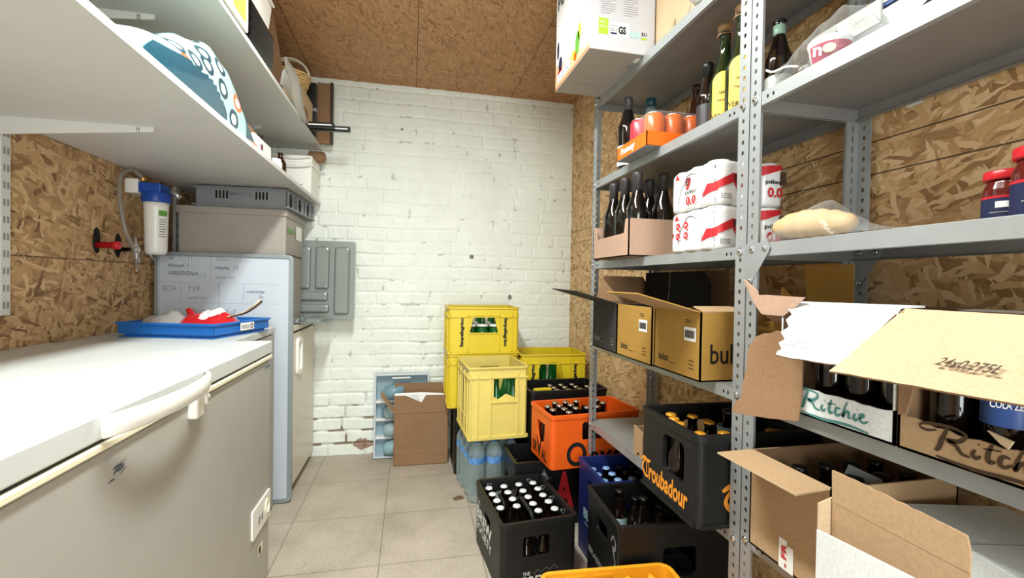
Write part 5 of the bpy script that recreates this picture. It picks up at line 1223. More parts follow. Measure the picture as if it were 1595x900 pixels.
def can_pack(label, z, seed):
    x0, y0, r, H = .752, 1.035, .0355, .112
    t = thing('can_pack', label, 'can pack', (x0, y0, z)); nx, ny = 3, 3
    # shrink film hugging the cans: top bulges per can, scalloped sides
    nu, nv = 48, 48; W = nx*2*r; D = ny*2*r; m = MB(); vs = []; gr = []
    def scal(s, n):  # how far the side film sits back between neighbouring cans
        q = (s*n) % 1.0; return (1-math.sqrt(max(0, 1-(2*q-1)**2)))*.010
    per = []; K = 36
    for i in range(K): per.append((i/K*W, scal(i/K, nx)))
    for i in range(K): per.append((W-scal(i/K, ny), i/K*D))
    for i in range(K): per.append((W-i/K*W, D-scal(i/K, nx)))
    for i in range(K): per.append((scal(i/K, ny), D-i/K*D))
    rc = .03
    def rnd(x, y):
        cx = min(max(x, rc), W-rc); cy = min(max(y, rc), D-rc); dx, dy = x-cx, y-cy; q = math.hypot(dx, dy)
        return (cx+dx/q*min(q, rc), cy+dy/q*min(q, rc)) if q > rc else (x, y)
    per = [rnd(*p_) for p_ in per]; n = len(per); rs = random.Random(seed)
    lv = [(0.0, .965), (.006, 1.0), (.03, 1.0), (.06, 1.0), (.09, 1.0), (H-.010, .995), (H-.002, .96), (H, .90)]
    for z_, s_ in lv:
        for (x, y) in per: vs.append((W/2+(x-W/2)*s_+rs.uniform(-.0006, .0006), D/2+(y-D/2)*s_+rs.uniform(-.0006, .0006), z_))
    fs = [(l*n+i, l*n+(i+1) % n, (l+1)*n+(i+1) % n, (l+1)*n+i) for l in range(len(lv)-1) for i in range(n)]
    fs.append(tuple((len(lv)-1)*n+i for i in range(n))); fs.append(tuple(reversed(range(n))))
    m.add(vs, fs, M_WRAP, True); m.build('shrink_wrap', t)
    c = MB()
    for i in range(nx):
        for j in range(ny): c.lathe([(.024, H-.001), (.026, H+.003), (.027, H+.003), (.030, H-.004)], M_WRAP, (r+2*r*i, r+2*r*j, 0), 16)
    c.build('can_tops', t)
    l = MB(); O = (-.0015, 0, 0); U = (0, -1, 0); V = (0, 0, 1)
    def on_wrap(pts2, mat, face):
        """decal following the scalloped film; pts2 = quads strip along u"""
        vs = []
        for u, za, zb in pts2:
            if face == 's': s = u/D; o = scal(s, ny); P_ = (o-.0016, u)
            else: s = u/W; o = scal(s, nx); P_ = (u, o-.0016)
            P_ = rnd2(P_)
            vs += [(P_[0], P_[1], za), (P_[0], P_[1], zb)]
        l.add(vs, [(2*i, 2*i+1, 2*i+3, 2*i+2) for i in range(len(pts2)-1)], mat)
    def rnd2(P_):
        x, y = P_; cx = min(max(x, rc), W-rc); cy = min(max(y, rc), D-rc); dx, dy = x-cx, y-cy; q = math.hypot(dx, dy)
        if q > rc-.0016 and (x < rc and y < rc or x > W-rc and y < rc or x < rc and y > D-rc): return (cx+dx/q*(rc+.0016), cy+dy/q*(rc+.0016))
        return (x, y)
    # red diagonal band round the near corner, dark crest, red corner flash
    on_wrap([(D*.24*(1-k/8), .024+.010*k/8+.006*abs(k/8-.0)*0, .030+.024*min(1, k/3)) for k in range(9)], M_RED, 's')
    on_wrap([(W*.25*k/10, .034+.022*k/10, .054+.026*k/10) for k in range(11)], M_RED, 'f')
    on_wrap([(W*.66+W*.30*k/12, .078+.020*k/12, .104+.004*k/12) for k in range(13)], M_RED, 'f')
    on_wrap([(D*.74+D*.12*k/8, .092-.0*k, .088+.020*(1-abs(k/4-1))) for k in range(9)], M_RED, 's')
    crests = (('s', D*.58, .076, .022), ('f', W*.34, .062, .030)) if seed == 2 else (('f', W*.34, .062, .030), ('s', D*.90, .050, .010))
    for face, uc, zc_, sz in crests:
        nn = 12; on_wrap([(uc-sz*.8+1.6*sz*k/nn, zc_-sz*(1-abs(2*k/nn-1)**1.6)*.95, zc_+sz*.55) for k in range(nn+1)], M_RED, face)
        on_wrap([(uc-sz*.62+1.24*sz*k/nn, zc_-sz*(1-abs(2*k/nn-1)**1.6)*.60, zc_+sz*.50) for k in range(nn+1)], M_INK, face)
        on_wrap([(uc-sz*.30+.5*sz*k/6, zc_-sz*.25+sz*.4*math.sin(k), zc_-sz*.10+sz*.4*math.sin(k)) for k in range(7)], M_PAPER, face)
    for k in range(3): on_wrap([(W*.08, .014+.005*k, .016+.005*k), (W*.22, .014+.005*k, .016+.005*k)], M_GREYT, 'f')
    l.build('film_print', t, recalc=False)
    l = MB()
    if seed == 2:
        txt(l, 'piler', (-.0026, D*.60, .040), U, V, .055, .014, M_INK, .02); txt(l, '0.0', (-.0026, D*.58, .012), U, V, .045, .024, M_RED, .03)
    else:
        for yy in (D*.70, D*.52): txt(l, '0.0', (-.0026, yy, .035), (0, 0, 1), (0, 1, 0), .048, .022, M_RED, .03)
    txt(l, '0.0', (W*.72, -.0024, .022), (1, 0, 0), (0, 0, 1), .045, .026, M_RED, .03); txt(l, 'piler', (W*.69, -.0024, .054), (1, 0, 0), (0, 0, 1), .052, .014, M_INK, .02)
    quad(l, (W*.90, -.0018, .055), (1, 0, 0), (0, 0, 1), .018, .035, M_BROWNINK, .0004)
    l.build('printed_lettering', t)
    m = MB()
    a_ = [PI*q/16 for q in range(17)]; m.tube([(-.0015+ (scal(min(.99, max(0, (D*.5+.055*math.cos(q))/D)), ny)), D*.5+.055*math.cos(q), .022+.075*math.sin(q)) for q in a_], .0012, M_FRAME, 5); m.build('film_opening', t)
    return t
M_WRAP = pm('white_shrink_film', '#e9e8e6', .18, coat=.3, bump=.9, bscale=34)
can_pack('white and red 0.0 can pack lying beneath the upper can pack', ZW, 1)
can_pack('white and red 0.0 can pack on top of the other can pack', ZW+.1165, 2)

# ------------------------------------------------------------ shelf top 1.535: orange tray with cans, bottles
ZA = 1.5355
t = thing('can_tray', 'orange cardboard tray with cans jutting over the rack beam', 'tray', (.84, 1.425, ZA), math.radians(0))
m = MB(); a, b, H = .128, .105, .047
m.box((-a, -b, 0), (a, b, .003), M_GREYP)
mo = pm('orange_board', '#ee6a14', .5, noise=.03)
m.box((-a, -b, 0.001), (-a+.003, b, H), mo); m.box((a-.003, -b, .001), (a, b, H), mo); m.box((-a, -b, .001), (a, -b+.003, H), mo); m.box((-a, b-.003, .001), (a, b, H), mo); m.build('tray_body', t)
l = MB(); txt(l, 'Freeway', (-a, .075, .008), (0, -1, 0), (0, 0, 1), .105, .030, M_PAPER, .03, .2, lift=.001); l.build('printed_lettering', t)
def can(name, label, mat, loc, group=None):
    t = thing(name, label, 'can', loc, 0, group); r = .0325; H = .115
    MB().lathe([(.022, .001), (.026, .0), (r, .008), (r, H-.012), (.0275, H-.002)], mat, (0, 0, 0), 20).build('can_body', t)
    MB().lathe([(.0265, H-.003), (.0278, H), (.0262, H+.001), (.025, H-.003), (.001, H-.003)], M_STEEL, (0, 0, 0), 20).build('can_lid', t); return t
c0 = can('drink_can', 'orange can in the orange can tray', M_ORCAN, (.765, 1.37, ZA+.0035), 'orange cans in the tray')
for x, y in ((.832, 1.368), (.899, 1.368), (.832, 1.435), (.899, 1.435)): dup(c0, (x, y, ZA+.0035), 0)
can('drink_can', 'white can in the orange tray, beside the first orange can', M_WCAN, (.80, 1.492, ZA+.0035))
t_ = can('drink_can', 'red and white can at the far left of the orange tray', M_RCAN, (.750, 1.437, ZA+.0035+0))
can('drink_can', 'white can behind the red and white one in the orange tray', M_WCAN, (.868, 1.495, ZA+.0035))
m = MB(); N_ = 10
def filmbox(label, x0, x1, y0, y1, z0, z1, name='shrink_film'):
    m = MB(); r = rrect(x0, y0, x1, y1, .03, 5); n = len(r); vs = []
    for z, s in ((z0, 1), ((z0+z1)/2, 1.0), (z1-.008, .995), (z1, .93)):
        for x, y in r: vs.append(((x0+x1)/2+(x-(x0+x1)/2)*s, (y0+y1)/2+(y-(y0+y1)/2)*s, z))
    m.add(vs, [(l*n+i, l*n+(i+1) % n, (l+1)*n+(i+1) % n, (l+1)*n+i) for l in range(3) for i in range(n)]+[tuple(3*n+i for i in range(n))], M_BAG, True)
    return tag(m.build(name), label, 'film')
filmbox('clear shrink film around the orange cans in the orange can tray', .731, .935, 1.334, 1.47, ZA+.004, ZA+.121)
l = MB(); txt(l, 'ORANGE', (.8, 1.3325, ZA+.02), (1, 0, 0), (0, 0, 1), .13, .022, M_PAPER, .05, lift=.001); lo = l.build('orange_lettering'); lo.parent = c0; lo.matrix_parent_inverse = Matrix.Translation(c0.location).inverted()
bottle('wine_bottle', 'dark wine bottle with white label at the far end of the orange can tray', (.785, 1.60, ZA), .262, .036, .0145, M_WINE, M_FOIL, cap='foil', labelmat=M_PAPER, lz=(.02, .30))
bottle('clear_bottle', 'clear glass bottle with dark teal cap behind the orange can tray', (.90, 1.64, ZA), .285, .036, .017, M_PET, pm('teal_cap', '#12424a', .3), cap='screw')
bottle('dark_bottle', 'dark bottle with dull red top behind the orange cans', (.965, 1.44, ZA), .262, .030, .0145, M_BROWNG, M_BROWNG, cap='foil')
bottle('dark_bottle', 'slim dark bottle with red rim left of the black-capped bottle', (.91, 1.285, ZA), .235, .028, .0125, M_BTL, pm('dull_red_cap', '#6e2020', .4))
bottle('dark_bottle', 'dark bottle with black cap and black label next to the champagne bottles', (.865, 1.238, ZA), .232, .030, .0145, M_BTL, M_BLACK, cap='foil', labelmat=M_FOIL, lz=(.12, .45))
def champagne(label, loc):
    t = bottle('champagne_bottle', label, loc, .30, .040, .0145, M_DGREEN, M_CORK, cap='cork', seg=20, shoulder=.42)
    l = MB()
    vs = []; n = 10
    for i in range(n+1):
        a = math.radians(185+90*i/n); zt = .135+.022*math.sin(PI*i/n)**.6
        vs += [(.0407*math.cos(a), .0407*math.sin(a), .018), (.0407*math.cos(a), .0407*math.sin(a), min(zt, .125)), (.0402*math.cos(a), .0402*math.sin(a), zt)]
    l.add(vs, [(3*i+k, 3*i+3+k, 3*i+4+k, 3*i+1+k) for i in range(n) for k in (0, 1)], M_PAPY, True)
    lb = l.build('yellow_label', t)
    q = MB()
    for k, (s, z, hh, w_) in enumerate((('ANN', .095, .007, .022), ('brut', .075, .006, .028), ('VERNNS', .026, .014, .056))):
        a = math.radians(228); c = Vector((.0422*math.cos(a), .0422*math.sin(a), 0)); U = Vector((-math.sin(a), math.cos(a), 0)); txt(q, s, c-U*w_/2+Vector((0, 0, z)), U, (0, 0, 1), w_, hh, M_INK, .01, lift=.0005)
    q.build('label_lettering', lb)
    return t
champagne('green champagne bottle with yellow label, farther of the two by the post', (.858, 1.152, ZA))
champagne('green champagne bottle with yellow label directly behind the rack post', (.842, 1.062, ZA))
bottle('beer_bottle', 'dark beer bottle with silver neck label just right of the rack posts', (.90, 1.0, ZA), .238, .031, .0125, M_BTL, M_BLACK, labelmat=pm('silver_label', '#b9bdb8', .35, metal=.3, noise=.2, nscale=40), lz=(.03, .38))
m = MB().lathe([(.0135, .19), (.0145, .222)], pm('green_neck', '#7d9a86', .4), (.90, 1.0, ZA), 14)
lb = m.build('neck_label'); lb.parent = bpy.data.objects[[o.name for o in C.objects if o.get('label', '').startswith('dark beer bottle with silver neck')][0]]; lb.matrix_parent_inverse = Matrix.Translation(lb.parent.location).inverted()

# ------------------------------------------------------------ top shelf 1.875: white appliance box, kraft box, roll
ZT = 1.8755
t = thing('appliance_box', 'large white printed box jutting out from the top of the rack', 'box', (.68, 1.617, ZT))
w2, d2, H = .117, .182, .40
MB().box((-w2, -d2, 0), (w2, d2, H), pm('pale_grey_print', '#bfbfc3', .45)).build('box_body', t, .002)
quadw = MB(); quad(quadw, (-w2, d2, 0), (0, -1, 0), (0, 0, 1), 2*d2, H, M_PAPER, .0003); quadw.build('glossy_left_face', t)
MB().box((-w2+.001, -d2+.001, -.0004), (w2-.001, d2-.001, 0.001), M_GREYB).build('box_underside', t)
l = MB(); U = (1, 0, 0); V = (0, 0, 1); O = Vector((-w2, -d2, 0))
quad(l, O+Vector((.030, 0, .052)), U, V, .034, .052, M_LIME, .0008)
quad(l, O+Vector((.066, 0, .050)), U, V, .075, .045, M_PAPER, .0005); quad(l, O+Vector((.072, 0, .055)), U, V, .023, .030, M_NAVL, .0009); quad(l, O+Vector((.0735, 0, .061)), U, V, .020, .022, M_PAPER, .0012)
stroke(l, [(.076, .066), (.0835, .078), (.091, .066), (.076, .066)], .002, O, U, V, M_NAVL, n=1, lift=.0016, taper=False)
txt(l, 'GS', O+Vector((.100, 0, .058)), U, V, .028, .026, M_INK, .05, lift=.0012)
quad(l, O+Vector((.143, 0, .052)), U, V, .018, .022, M_PAPB, .0008); quad(l, O+Vector((.165, 0, .052)), U, V, .013, .020, M_PAPB, .0008)
txt(l, 'EU', O+Vector((.185, 0, .062)), U, V, .018, .012, M_INK, .02, lift=.001); quad(l, O+Vector((.183, 0, .050)), U, V, .022, .007, M_LIME, .0008)
for k, (s, z) in enumerate((('ENERGY', .088), ('SAVE', .074))): txt(l, s, O+Vector((.034, 0, z)), U, V, .024, .006, M_PAPER, .0, lift=.0014)
for c_ in (.036, .118):
    for k in range(34): stroke(l, [(c_, .122+.0075*k), (c_+(.052 if (k*7) % 5 else .034), .122+.0075*k)], .0016, O, U, V, M_GREYT if k % 6 else M_FRAME, n=1, taper=False)
l.build('printed_label_face', t)
# left face (towards -x): food picture band and brand strokes
l = MB(); U = (0, -1, 0); V = (0, 0, 1); O = Vector((-w2, d2, 0))
wood = pm('wood_print', '#b07a55', .5, noise=.15); quad(l, O+Vector((0, 0, .001)), U, V, .363, .016, wood, .0006)
l.add([O+Vector((-.0007, 0, .012)), O+Vector((-.0007, -.363, .012)), O+Vector((-.0007, -.363, .030)), O+Vector((-.0007, -.17, .060)), O+Vector((-.0007, 0, .10))], [(0, 1, 2, 3, 4)], pm('beige_print', '#dcb48e', .5, noise=.2, nscale=30))
for y, z, rx_, rz_, mt in ((.06, .085, .02, .028, M_NAVL), (.03, .15, .012, .035, M_NAVL), (.09, .13, .02, .022, M_WCAN), (.25, .075, .022, .04, M_GRN), (.27, .105, .014, .03, M_LIME), (.21, .05, .02, .016, M_PAPY), (.23, .035, .014, .016, M_ORCAN), (.12, .05, .024, .022, M_WCAN), (.32, .045, .022, .02, M_PAPER), (.055, .05, .03, .02, M_REDP)):
    l.plate(oval(y, z, rx_, rz_, 14), [], .0006, mt, O+Vector((-.0012, 0, 0)), U, V)
quad(l, O+Vector((-.002, -.03, .022)), U, V, .15, .030, M_PAPER, .0005); txt(l, 'FRITEUSE', O+Vector((-.003, -.045, .030)), U, V, .11, .012, M_BLUEP, .0)
txt(l, 'PLUS', O+Vector((0, -.02, .31)), U, V, .16, .05, M_INK, .03, lift=.001); l.plate(oval(.33, .22, .02, .03, 20), [list(reversed(oval(.33, .22, .015, .023, 20)))], .0005, M_GREYT, O+Vector((-.001, 0, 0)), U, V)
l.build('printed_food_picture', t)
l = MB(); U = (0, -1, 0); V = (1, 0, 0); O = Vector((-w2, d2, -.0004))
def under(u, v, w_, h_, mt): l.add([(-w2+v, d2-u, -.0012), (-w2+v, d2-u-w_, -.0012), (-w2+v+h_, d2-u-w_, -.0012), (-w2+v+h_, d2-u, -.0012)], [(0, 1, 2, 3)], mt)
under(.10, .05, .003, .13, M_GREYT); under(.16, .02, .002, .14, M_GREYT); under(.26, .175, .03, .03, M_GREYP); under(.31, .18, .03, .025, M_PAPER); l.build('underside_print', t)
t = open_case('cardboard_box', 'pale kraft box on the top rack shelf right of the white appliance box', .802, 1.055, 1.16, 1.47, ZT, .30, K_LIGHT, K_LIGHT)
l = MB(); stroke(l, [(.0, .05), (.018, .062), (.01, .03), (.024, .046)], .004, (-.1265, .02, 0), (0, -1, 0), (0, 0, 1), M_BROWNINK, n=1)
stroke(l, [(.0, .03), (.02, .06)], .003, (-.1265, -.06, 0), (0, -1, 0), (0, 0, 1), M_BROWNINK, n=1); l.build('printed_marks', t)
m = MB(); m.lathe([(.018, 0), (.040, .001), (.043, .01), (.043, .085), (.040, .094), (.018, .095), (.018, .0)], M_PLW, (0, 0, 0), 28, cap=False)
tag(m.build('paper_roll', None, 0, (.742, 1.12, ZT+.044), (0, PI/2, .5)), 'white roll lying at the edge of the top rack shelf', 'roll')

# ============================================================ RACK NEAREST THE CAMERA
# ---- shelf 0.853: two torn bottle cartons with bottles, ochre box behind
ZR = .8535
def ritchie_strokes(l, O, U, V, s, mat):
    S = lambda pts, w=.0052: stroke(l, [(a*s, b*s) for a, b in pts], w*s*1.35, O, U, V, mat, n=6, lift=.0008)
    S([(-.030, .052), (-.022, .058), (.0, .062), (.024, .063), (.040, .060)], .004)       # top swoosh of R
    S([(-.030, .052), (-.026, .048), (-.014, .047), (.0, .052)], .003)
    S([(.018, .060), (.010, .040), (.004, .020), (-.002, .014)], .0055)                   # stem
    S([(.040, .060), (.046, .054), (.036, .042), (.018, .038), (.030, .034), (.040, .022), (.052, .020)], .005)
    S([(.060, .036), (.056, .026), (.062, .022), (.068, .028)], .0045); S([(.064, .046), (.066, .047)], .005)
    S([(.084, .054), (.078, .034), (.080, .022), (.088, .026)], .005); S([(.072, .042), (.096, .046)], .0036)
    S([(.108, .038), (.098, .038), (.094, .026), (.100, .021), (.110, .028)], .0045)
    S([(.124, .058), (.116, .036), (.114, .022), (.120, .034), (.128, .036), (.128, .024), (.134, .024)], .0045)
    S([(.144, .038), (.140, .027), (.145, .023), (.151, .029)], .0045); S([(.148, .047), (.150, .048)], .005)
    S([(.154, .030), (.164, .036), (.162, .040), (.155, .036), (.156, .026), (.164, .022), (.174, .028)], .0042)
    S([(.000, .004), (.06, .001), (.12, .006), (.176, .003)], .0045); 
def ritchie(label, y0, y1, mat, ink, lowpts):
    x0, x1, h = .745, 1.01, .212; t = thing('bottle_carton', label, 'carton', ((x0+x1)/2, (y0+y1)/2, ZR))
    w, d = x1-x0, y1-y0; m = MB()
    m.box((-w/2, -d/2, 0), (w/2, d/2, .004), mat)
    m.plate([(-w/2, 0), (w/2, 0), (w/2, h), (-w/2, h)], [], .004, mat, (0, -d/2+.004, 0), (1, 0, 0), (0, 0, 1), None, K_BROWN)
    m.plate([(-w/2, 0), (w/2, 0), (w/2, h), (-w/2, h)], [], .004, K_BROWN, (0, d/2, 0), (1, 0, 0), (0, 0, 1), None, mat, True)
    m.plate([(-d/2, 0), (d/2, 0), (d/2, h), (-d/2, h)], [], .004, mat, (w/2-.004, 0, 0), (0, 1, 0), (0, 0, 1), None, K_BROWN)
    # torn front: only the lower band is left
    m.plate(lowpts(d), [], .004, K_BROWN, (-w/2, 0, 0), (0, 1, 0), (0, 0, 1), None, mat, True); m.build('carton', t)
    l = MB(); ritchie_strokes(l, (-w/2, d/2-.055, .004), (0, -1, 0), (0, 0, 1), .76 if ink is M_TEAL else .78, ink); l.build('script_lettering', t)
    return t
rs = random.Random(5)
t = ritchie('white torn bottle carton with teal script, lid folded over', .573, .803, K_WHITE, M_TEAL, lambda d: [(-d/2, 0), (d/2, 0), (d/2, .056)]+[(d/2-d*k/16, .052+rs.uniform(-.0015, .0015)) for k in range(1, 16)]+[(-d/2, .056)])
TWH = t
lid = MB(); P0 = [(.752, .803, 1.066), (.752, .574, 1.069), (.66, .594, .982)]+[(.66+.0*k, .594+(.712-.594)*k/9, .981-.0009*k+rs.uniform(-.001, .001)) for k in range(1, 9)]+[(.662, .724, .974), (.668, .727, .979), (.672, .722, .984), (.683, .740, .993), (.690, .733, 1.0), (.70, .755, 1.012), (.712, .748, 1.022), (.722, .768, 1.036), (.734, .765, 1.045)]
lid.sheet([wpt(t, p) for p in P0], .0035, K_BROWN, K_WHITE)
lo = lid.build('lid_flap', t)
n_ = (Vector(P0[1])-Vector(P0[0])).cross(Vector(P0[2])-Vector(P0[0])).normalized()
u_ = (Vector(P0[1])-Vector(P0[0])).normalized(); v_ = (n_.cross(u_)).normalized(); v_ = v_ if v_.z > 0 else -v_
q0 = Vector(P0[0])+u_*.078-v_*.106
l = MB(); txt(l, '0,275L', Vector(wpt(t, q0)), u_, v_, .055, .015, M_PAPB, .015, .25, lift=.0010); l.build('lid_lettering', t)
MB().sheet([wpt(t, p) for p in [(.753, .805, 1.066), (.753, .574, 1.069), (.80, .574, 1.071), (.80, .64, 1.069), (.80, .70, 1.071), (.80, .805, 1.067)]], .003, K_WHITE, K_WHITE).build('top_edge', t)
# torn kraft end flap hanging to the left
T = [(.70, .879, .823), (.70, .878, .836), (.70, .870, .852), (.70, .862, .856), (.70, .857, .89), (.70, .850, .93), (.70, .846, .972), (.70, .832, .995), (.70, .815, 1.004), (.70, .80, 1.006), (.70, .79, 1.012), (.715, .745, 1.012), (.715, .74, .96), (.715, .74, .90), (.715, .745, .842), (.70, .80, .832)]
T = [((.69 if i < 11 else .72), y, z) for i, (x, y, z) in enumerate(T)]
MB().sheet([wpt(t, (.735-.30*(max(0, y-.74)), y*1.0, z)) for x, y, z in T], .004, K_BROWN, K_BROWN).build('torn_flap', t)
t2 = ritchie('kraft torn bottle carton with dark script right of the white one', .335, .569, K_TAN, M_BROWNINK, lambda d: [(-d/2, 0), (d/2, 0), (d/2, .060)]+[(d/2-d*k/18, .056-.012*math.sin(PI*k/18)+rs.uniform(-.002, .002)) for k in range(1, 18)]+[(-d/2, .05)])
MB().sheet([wpt(t2, p) for p in [(.753, .568, 1.070), (.753, .335, 1.070), (.64, .335, .984)]+[(.64, .335+(.575-.335)*k/14, .984-.0012*k+rs.uniform(-.0012, .0012)) for k in range(1, 14)]+[(.64, .590, .965), (.66, .585, .985), (.69, .582, 1.01)]], .0035, K_BROWN, K_LIGHT).build('lid_flap', t2)
l = MB(); v_ = Vector((.113, 0, .086)).normalized()
txt(l, '24x0,275L', Vector(wpt(t2, (.662, .464, .984+.022*.086/.113))), Vector((0, -1, 0)), v_, .066, .019, M_BROWNINK, .02, .25, lift=.0008); l.build('lid_lettering', t2)
MB().sheet([wpt(t2, p) for p in [(.742, .452, .917), (.742, .438, .904), (.742, .43, .900), (.742, .425, .911)]], .003, K_LIGHT).build('torn_scrap', t2)
g = MB().sheet([wpt(t2, p) for p in [(.742, .565, .99), (.742, .515, .98), (.742, .52, .965), (.742, .545, .955), (.742, .555, .91), (.742, .567, .905)]], .003, K_BROWN); g.build('corner_rag', t2)
MB().sheet([wpt(t2, p) for p in [(.756, .50, 1.0715), (.756, .35, 1.0715), (.80, .35, 1.072), (.80, .50, 1.072)]], .0012, M_BAG).build('tape', t2)
p = beer('soda_bottle', M_BLACK, H=.192, r=.029); first = True
for (x, y) in [(.80+.062*i, y0_) for i in range(3) for y0_ in (.605, .67, .735)]:
    lab = 'dark soda bottle inside the white torn carton'
    if first: p.location = (x, y, ZR+.0045); p['label'] = lab; p['group'] = 'soda bottles in the white carton'; first = False
    else: dup(p, (x, y, ZR+.0045), 0, lab, 'soda bottles in the white carton')
for (x, y) in [(.865, .37), (.93, .37), (.865, .435), (.93, .435), (.80, .53), (.865, .50)]:
    dup(p, (x, y, ZR+.0045), 0, 'dark soda bottle without visible label inside the kraft torn carton', 'soda bottles in the kraft carton')
tb = bottle('soda_bottle', 'soda bottle with a blue white-lettered label in the kraft torn carton', (.80, .463, ZR+.0045), .195, .030, .0125, M_BTL, M_BLACK, labelmat=M_BLUL, lz=(.31, .56), seg=20)
l = MB()
for s, z, w_, h_ in (('COLA ZERO', .086, .042, .010),):
    a = math.radians(212); c = Vector((.0325*math.cos(a), .0325*math.sin(a), 0)); U = Vector((-math.sin(a), math.cos(a), 0)); txt(l, s, c-U*w_/2+Vector((0, 0, z)), U, (0, 0, 1), w_, h_, M_PAPER, .02, lift=.0004)
l.build('label_lettering', tb)
# ochre box behind, open flaps
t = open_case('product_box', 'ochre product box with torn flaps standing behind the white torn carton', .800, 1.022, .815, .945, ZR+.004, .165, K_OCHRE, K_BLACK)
l = MB(); quad(l, (-.1115, .02, .01), (0, -1, 0), (0, 0, 1), .06, .04, M_PAPER, .001)
for k in range(14): quad(l, (-.1115, .016-.0034*k, .014), (0, -1, 0), (0, 0, 1), .002, .025, M_INK, .0016)
l.build('barcode_label', t)
flapw(t, [(.95, .958-.0, 1.168-.012), (.95, .828, 1.158-.005), (.95, .828, 1.02), (.95, .943, 1.02)], K_OCHRE, K_OCHRE)
flapw(t, [(.745, .882, 1.066), (.745, .856, 1.041), (.745, .797, 1.041), (.745, .770, 1.060), (.745, .746, 1.081), (.745, .845, 1.083), (.745, .868, 1.082), (.745, .872, 1.092), (.745, .914, 1.117)], K_PINK, K_PINK)
flapw(t, [(.746, .860, 1.043), (.746, .815, 1.043), (.80, .815, 1.020), (.80, .885, 1.020)], K_PINK, K_PINK, name='flap_fold')
flapw(t, [(.86, .94, 1.018), (.86, .88, 1.018), (.865, .885, 1.07), (.86, .91, 1.085), (.865, .93, 1.10)], K_OCHRE, K_OCHRE)

# ---- shelf 0.535: kraft box FR, closed white carton, standing opened carton in front
ZF = .5355
t = open_case('shipping_box', 'brown shipping box with red FR sticker and open flap on the lowest near shelf', .737, 1.03, .672, .872, ZF, .207, K_TAN, K_BROWN)
flapw(t, [(.737, .872, ZF+.207), (.737, .675, ZF+.207), (.655, .665, ZF+.209), (.650, .868, ZF+.205)], K_LIGHT, K_TAN)
l = MB(); quad(l, (-.1465, .015, .0), (0, -1, 0), (0, 0, 1), .036, .052, M_PAPER, .001); quad(l, (-.1465, .015, .052), (0, -1, 0), (0, 0, 1), .020, .008, M_PAPER, .001)
txt(l, 'FR', (-.1465, -.005-.0, .022), (0, 0, 1), (0, 1, 0), .030, .013, M_RED, .03, lift=.0022); txt(l, '!', (-.1465, -.005, .006), (0, 0, 1), (0, 1, 0), .010, .004, M_RED, .03, lift=.0022); l.build('red_sticker', t)
p = beer('beer_bottle', M_BLACK, H=.19, r=.029); first = True
for (x, y) in [(.86, .80), (.925, .80), (.86, .735), (.925, .735), (.99, .80), (.99, .735), (.795, .80)]:
    lab = 'dark bottle with black cap inside the red-stickered shipping box'
    if first: p.location = (x, y, ZF+.0045); p['label'] = lab; p['group'] = 'bottles in the shipping box'; first = False
    else: dup(p, (x, y, ZF+.0045), 0, lab, 'bottles in the shipping box')
o = MB().sheet([(.845, .765, ZF+.150), (.875, .70, ZF+.150), (.885, .70, ZF+.200), (.862, .75, ZF+.212)], .002, M_GREYP).build('carton_flap'); tag(o, 'grey board corner sticking up among the bottles of the shipping box', 'board')
t = thing('white_carton', 'closed greyish white carton lying at the right of the red-stickered shipping box', 'carton', (.93, .53, ZF), math.radians(-14))
MB().box((-.10, -.17, 0), (.10, .115, .175), K_WHITE).build('carton', t, .003)
MB().box((-.101, -.02, .1745), (.101, -.0185, .1757), M_GREYT).build('lid_seam', t)
# tall opened carton standing on the floor in front of the rack
t = thing('cardboard_carton', 'opened tall kraft carton with white outside in front of the near rack', 'carton', (.60, .46, 0))
def W(p): return wpt(t, p)
j = lambda a, b, n, s: jag(a, b, n, .0012, s)
ztop, zf = .818, .770
MB().sheet([W(p) for p in [(.643, .583, zf), (.643, .404, zf)]]+[Vector(W((.643, .404, .795))), Vector(W((.643, .408, .812)))]+[Vector(W(p)) for p in [(.6435, .43+.01*k, .8135+.0004*k+rs.uniform(-.0009, .0009)) for k in range(15)]]+[Vector(W((.643, .585, ztop)))], .003, K_TAN, K_WHITE).build('raised_flap', t)
MB().sheet([W(p) for p in [(.6435, .583, 0), (.6435, .404, 0), (.6435, .404, zf), (.6435, .583, zf)]], .003, K_TAN, K_WHITE).build('rear_wall', t)
MB().sheet([W(p) for p in [(.6435, .585, 0), (.623, .590, 0), (.623, .590, .765), (.6435, .585, .775)]], .003, K_LIGHT, K_LIGHT).build('side_wall', t)
MB().sheet([W(p) for p in [(.622, .588, 0), (.50, .30, 0), (.50, .30, .815), (.622, .588, .726)]], .003, K_WHITE, K_BROWN).build('white_front', t)

# ---- shelf 1.198: bread in bag, jars, yellow packet
ZJ = 1.1985
m = MB(); n = 18; prof = []
rs = random.Random(8)
P = [(.795+.012*math.sin(k/n*2.2), .883-.180*k/n, ZJ+.030+.004*math.sin(k/n*5)) for k in range(n+1)]
R = [max(.004, .030*math.sin(PI*(k+.35)/(n+.7))**.38*(1+.05*math.sin(k*1.9))) for k in range(n+1)]
m.tube(P, R, M_BREAD, 18); tag(m.build('bread_loaf'), 'small pale baguette lying on the steel shelf beside the rack posts', 'bread')
m = MB(); nu, nv = 22, 12; vs = []
for i in range(nu+1):
    for k in range(nv+1):
        u, v = i/nu, k/nv; y = .888-.28*u
        top = np.interp(u, [0, .1, .3, .42, .52, .62, .75, 1], [.004, .035, .060, .072, .070, .045, .018, .002])
        hh = top*math.sin(PI*min(1, max(0, v)))**.5; x = .758+.09*v
        vs.append((x+.004*math.sin(8*u+5*v), y, ZJ+.0008+hh+.003*math.sin(20*u+9*v)*math.sin(PI*v)*math.sin(PI*u)))
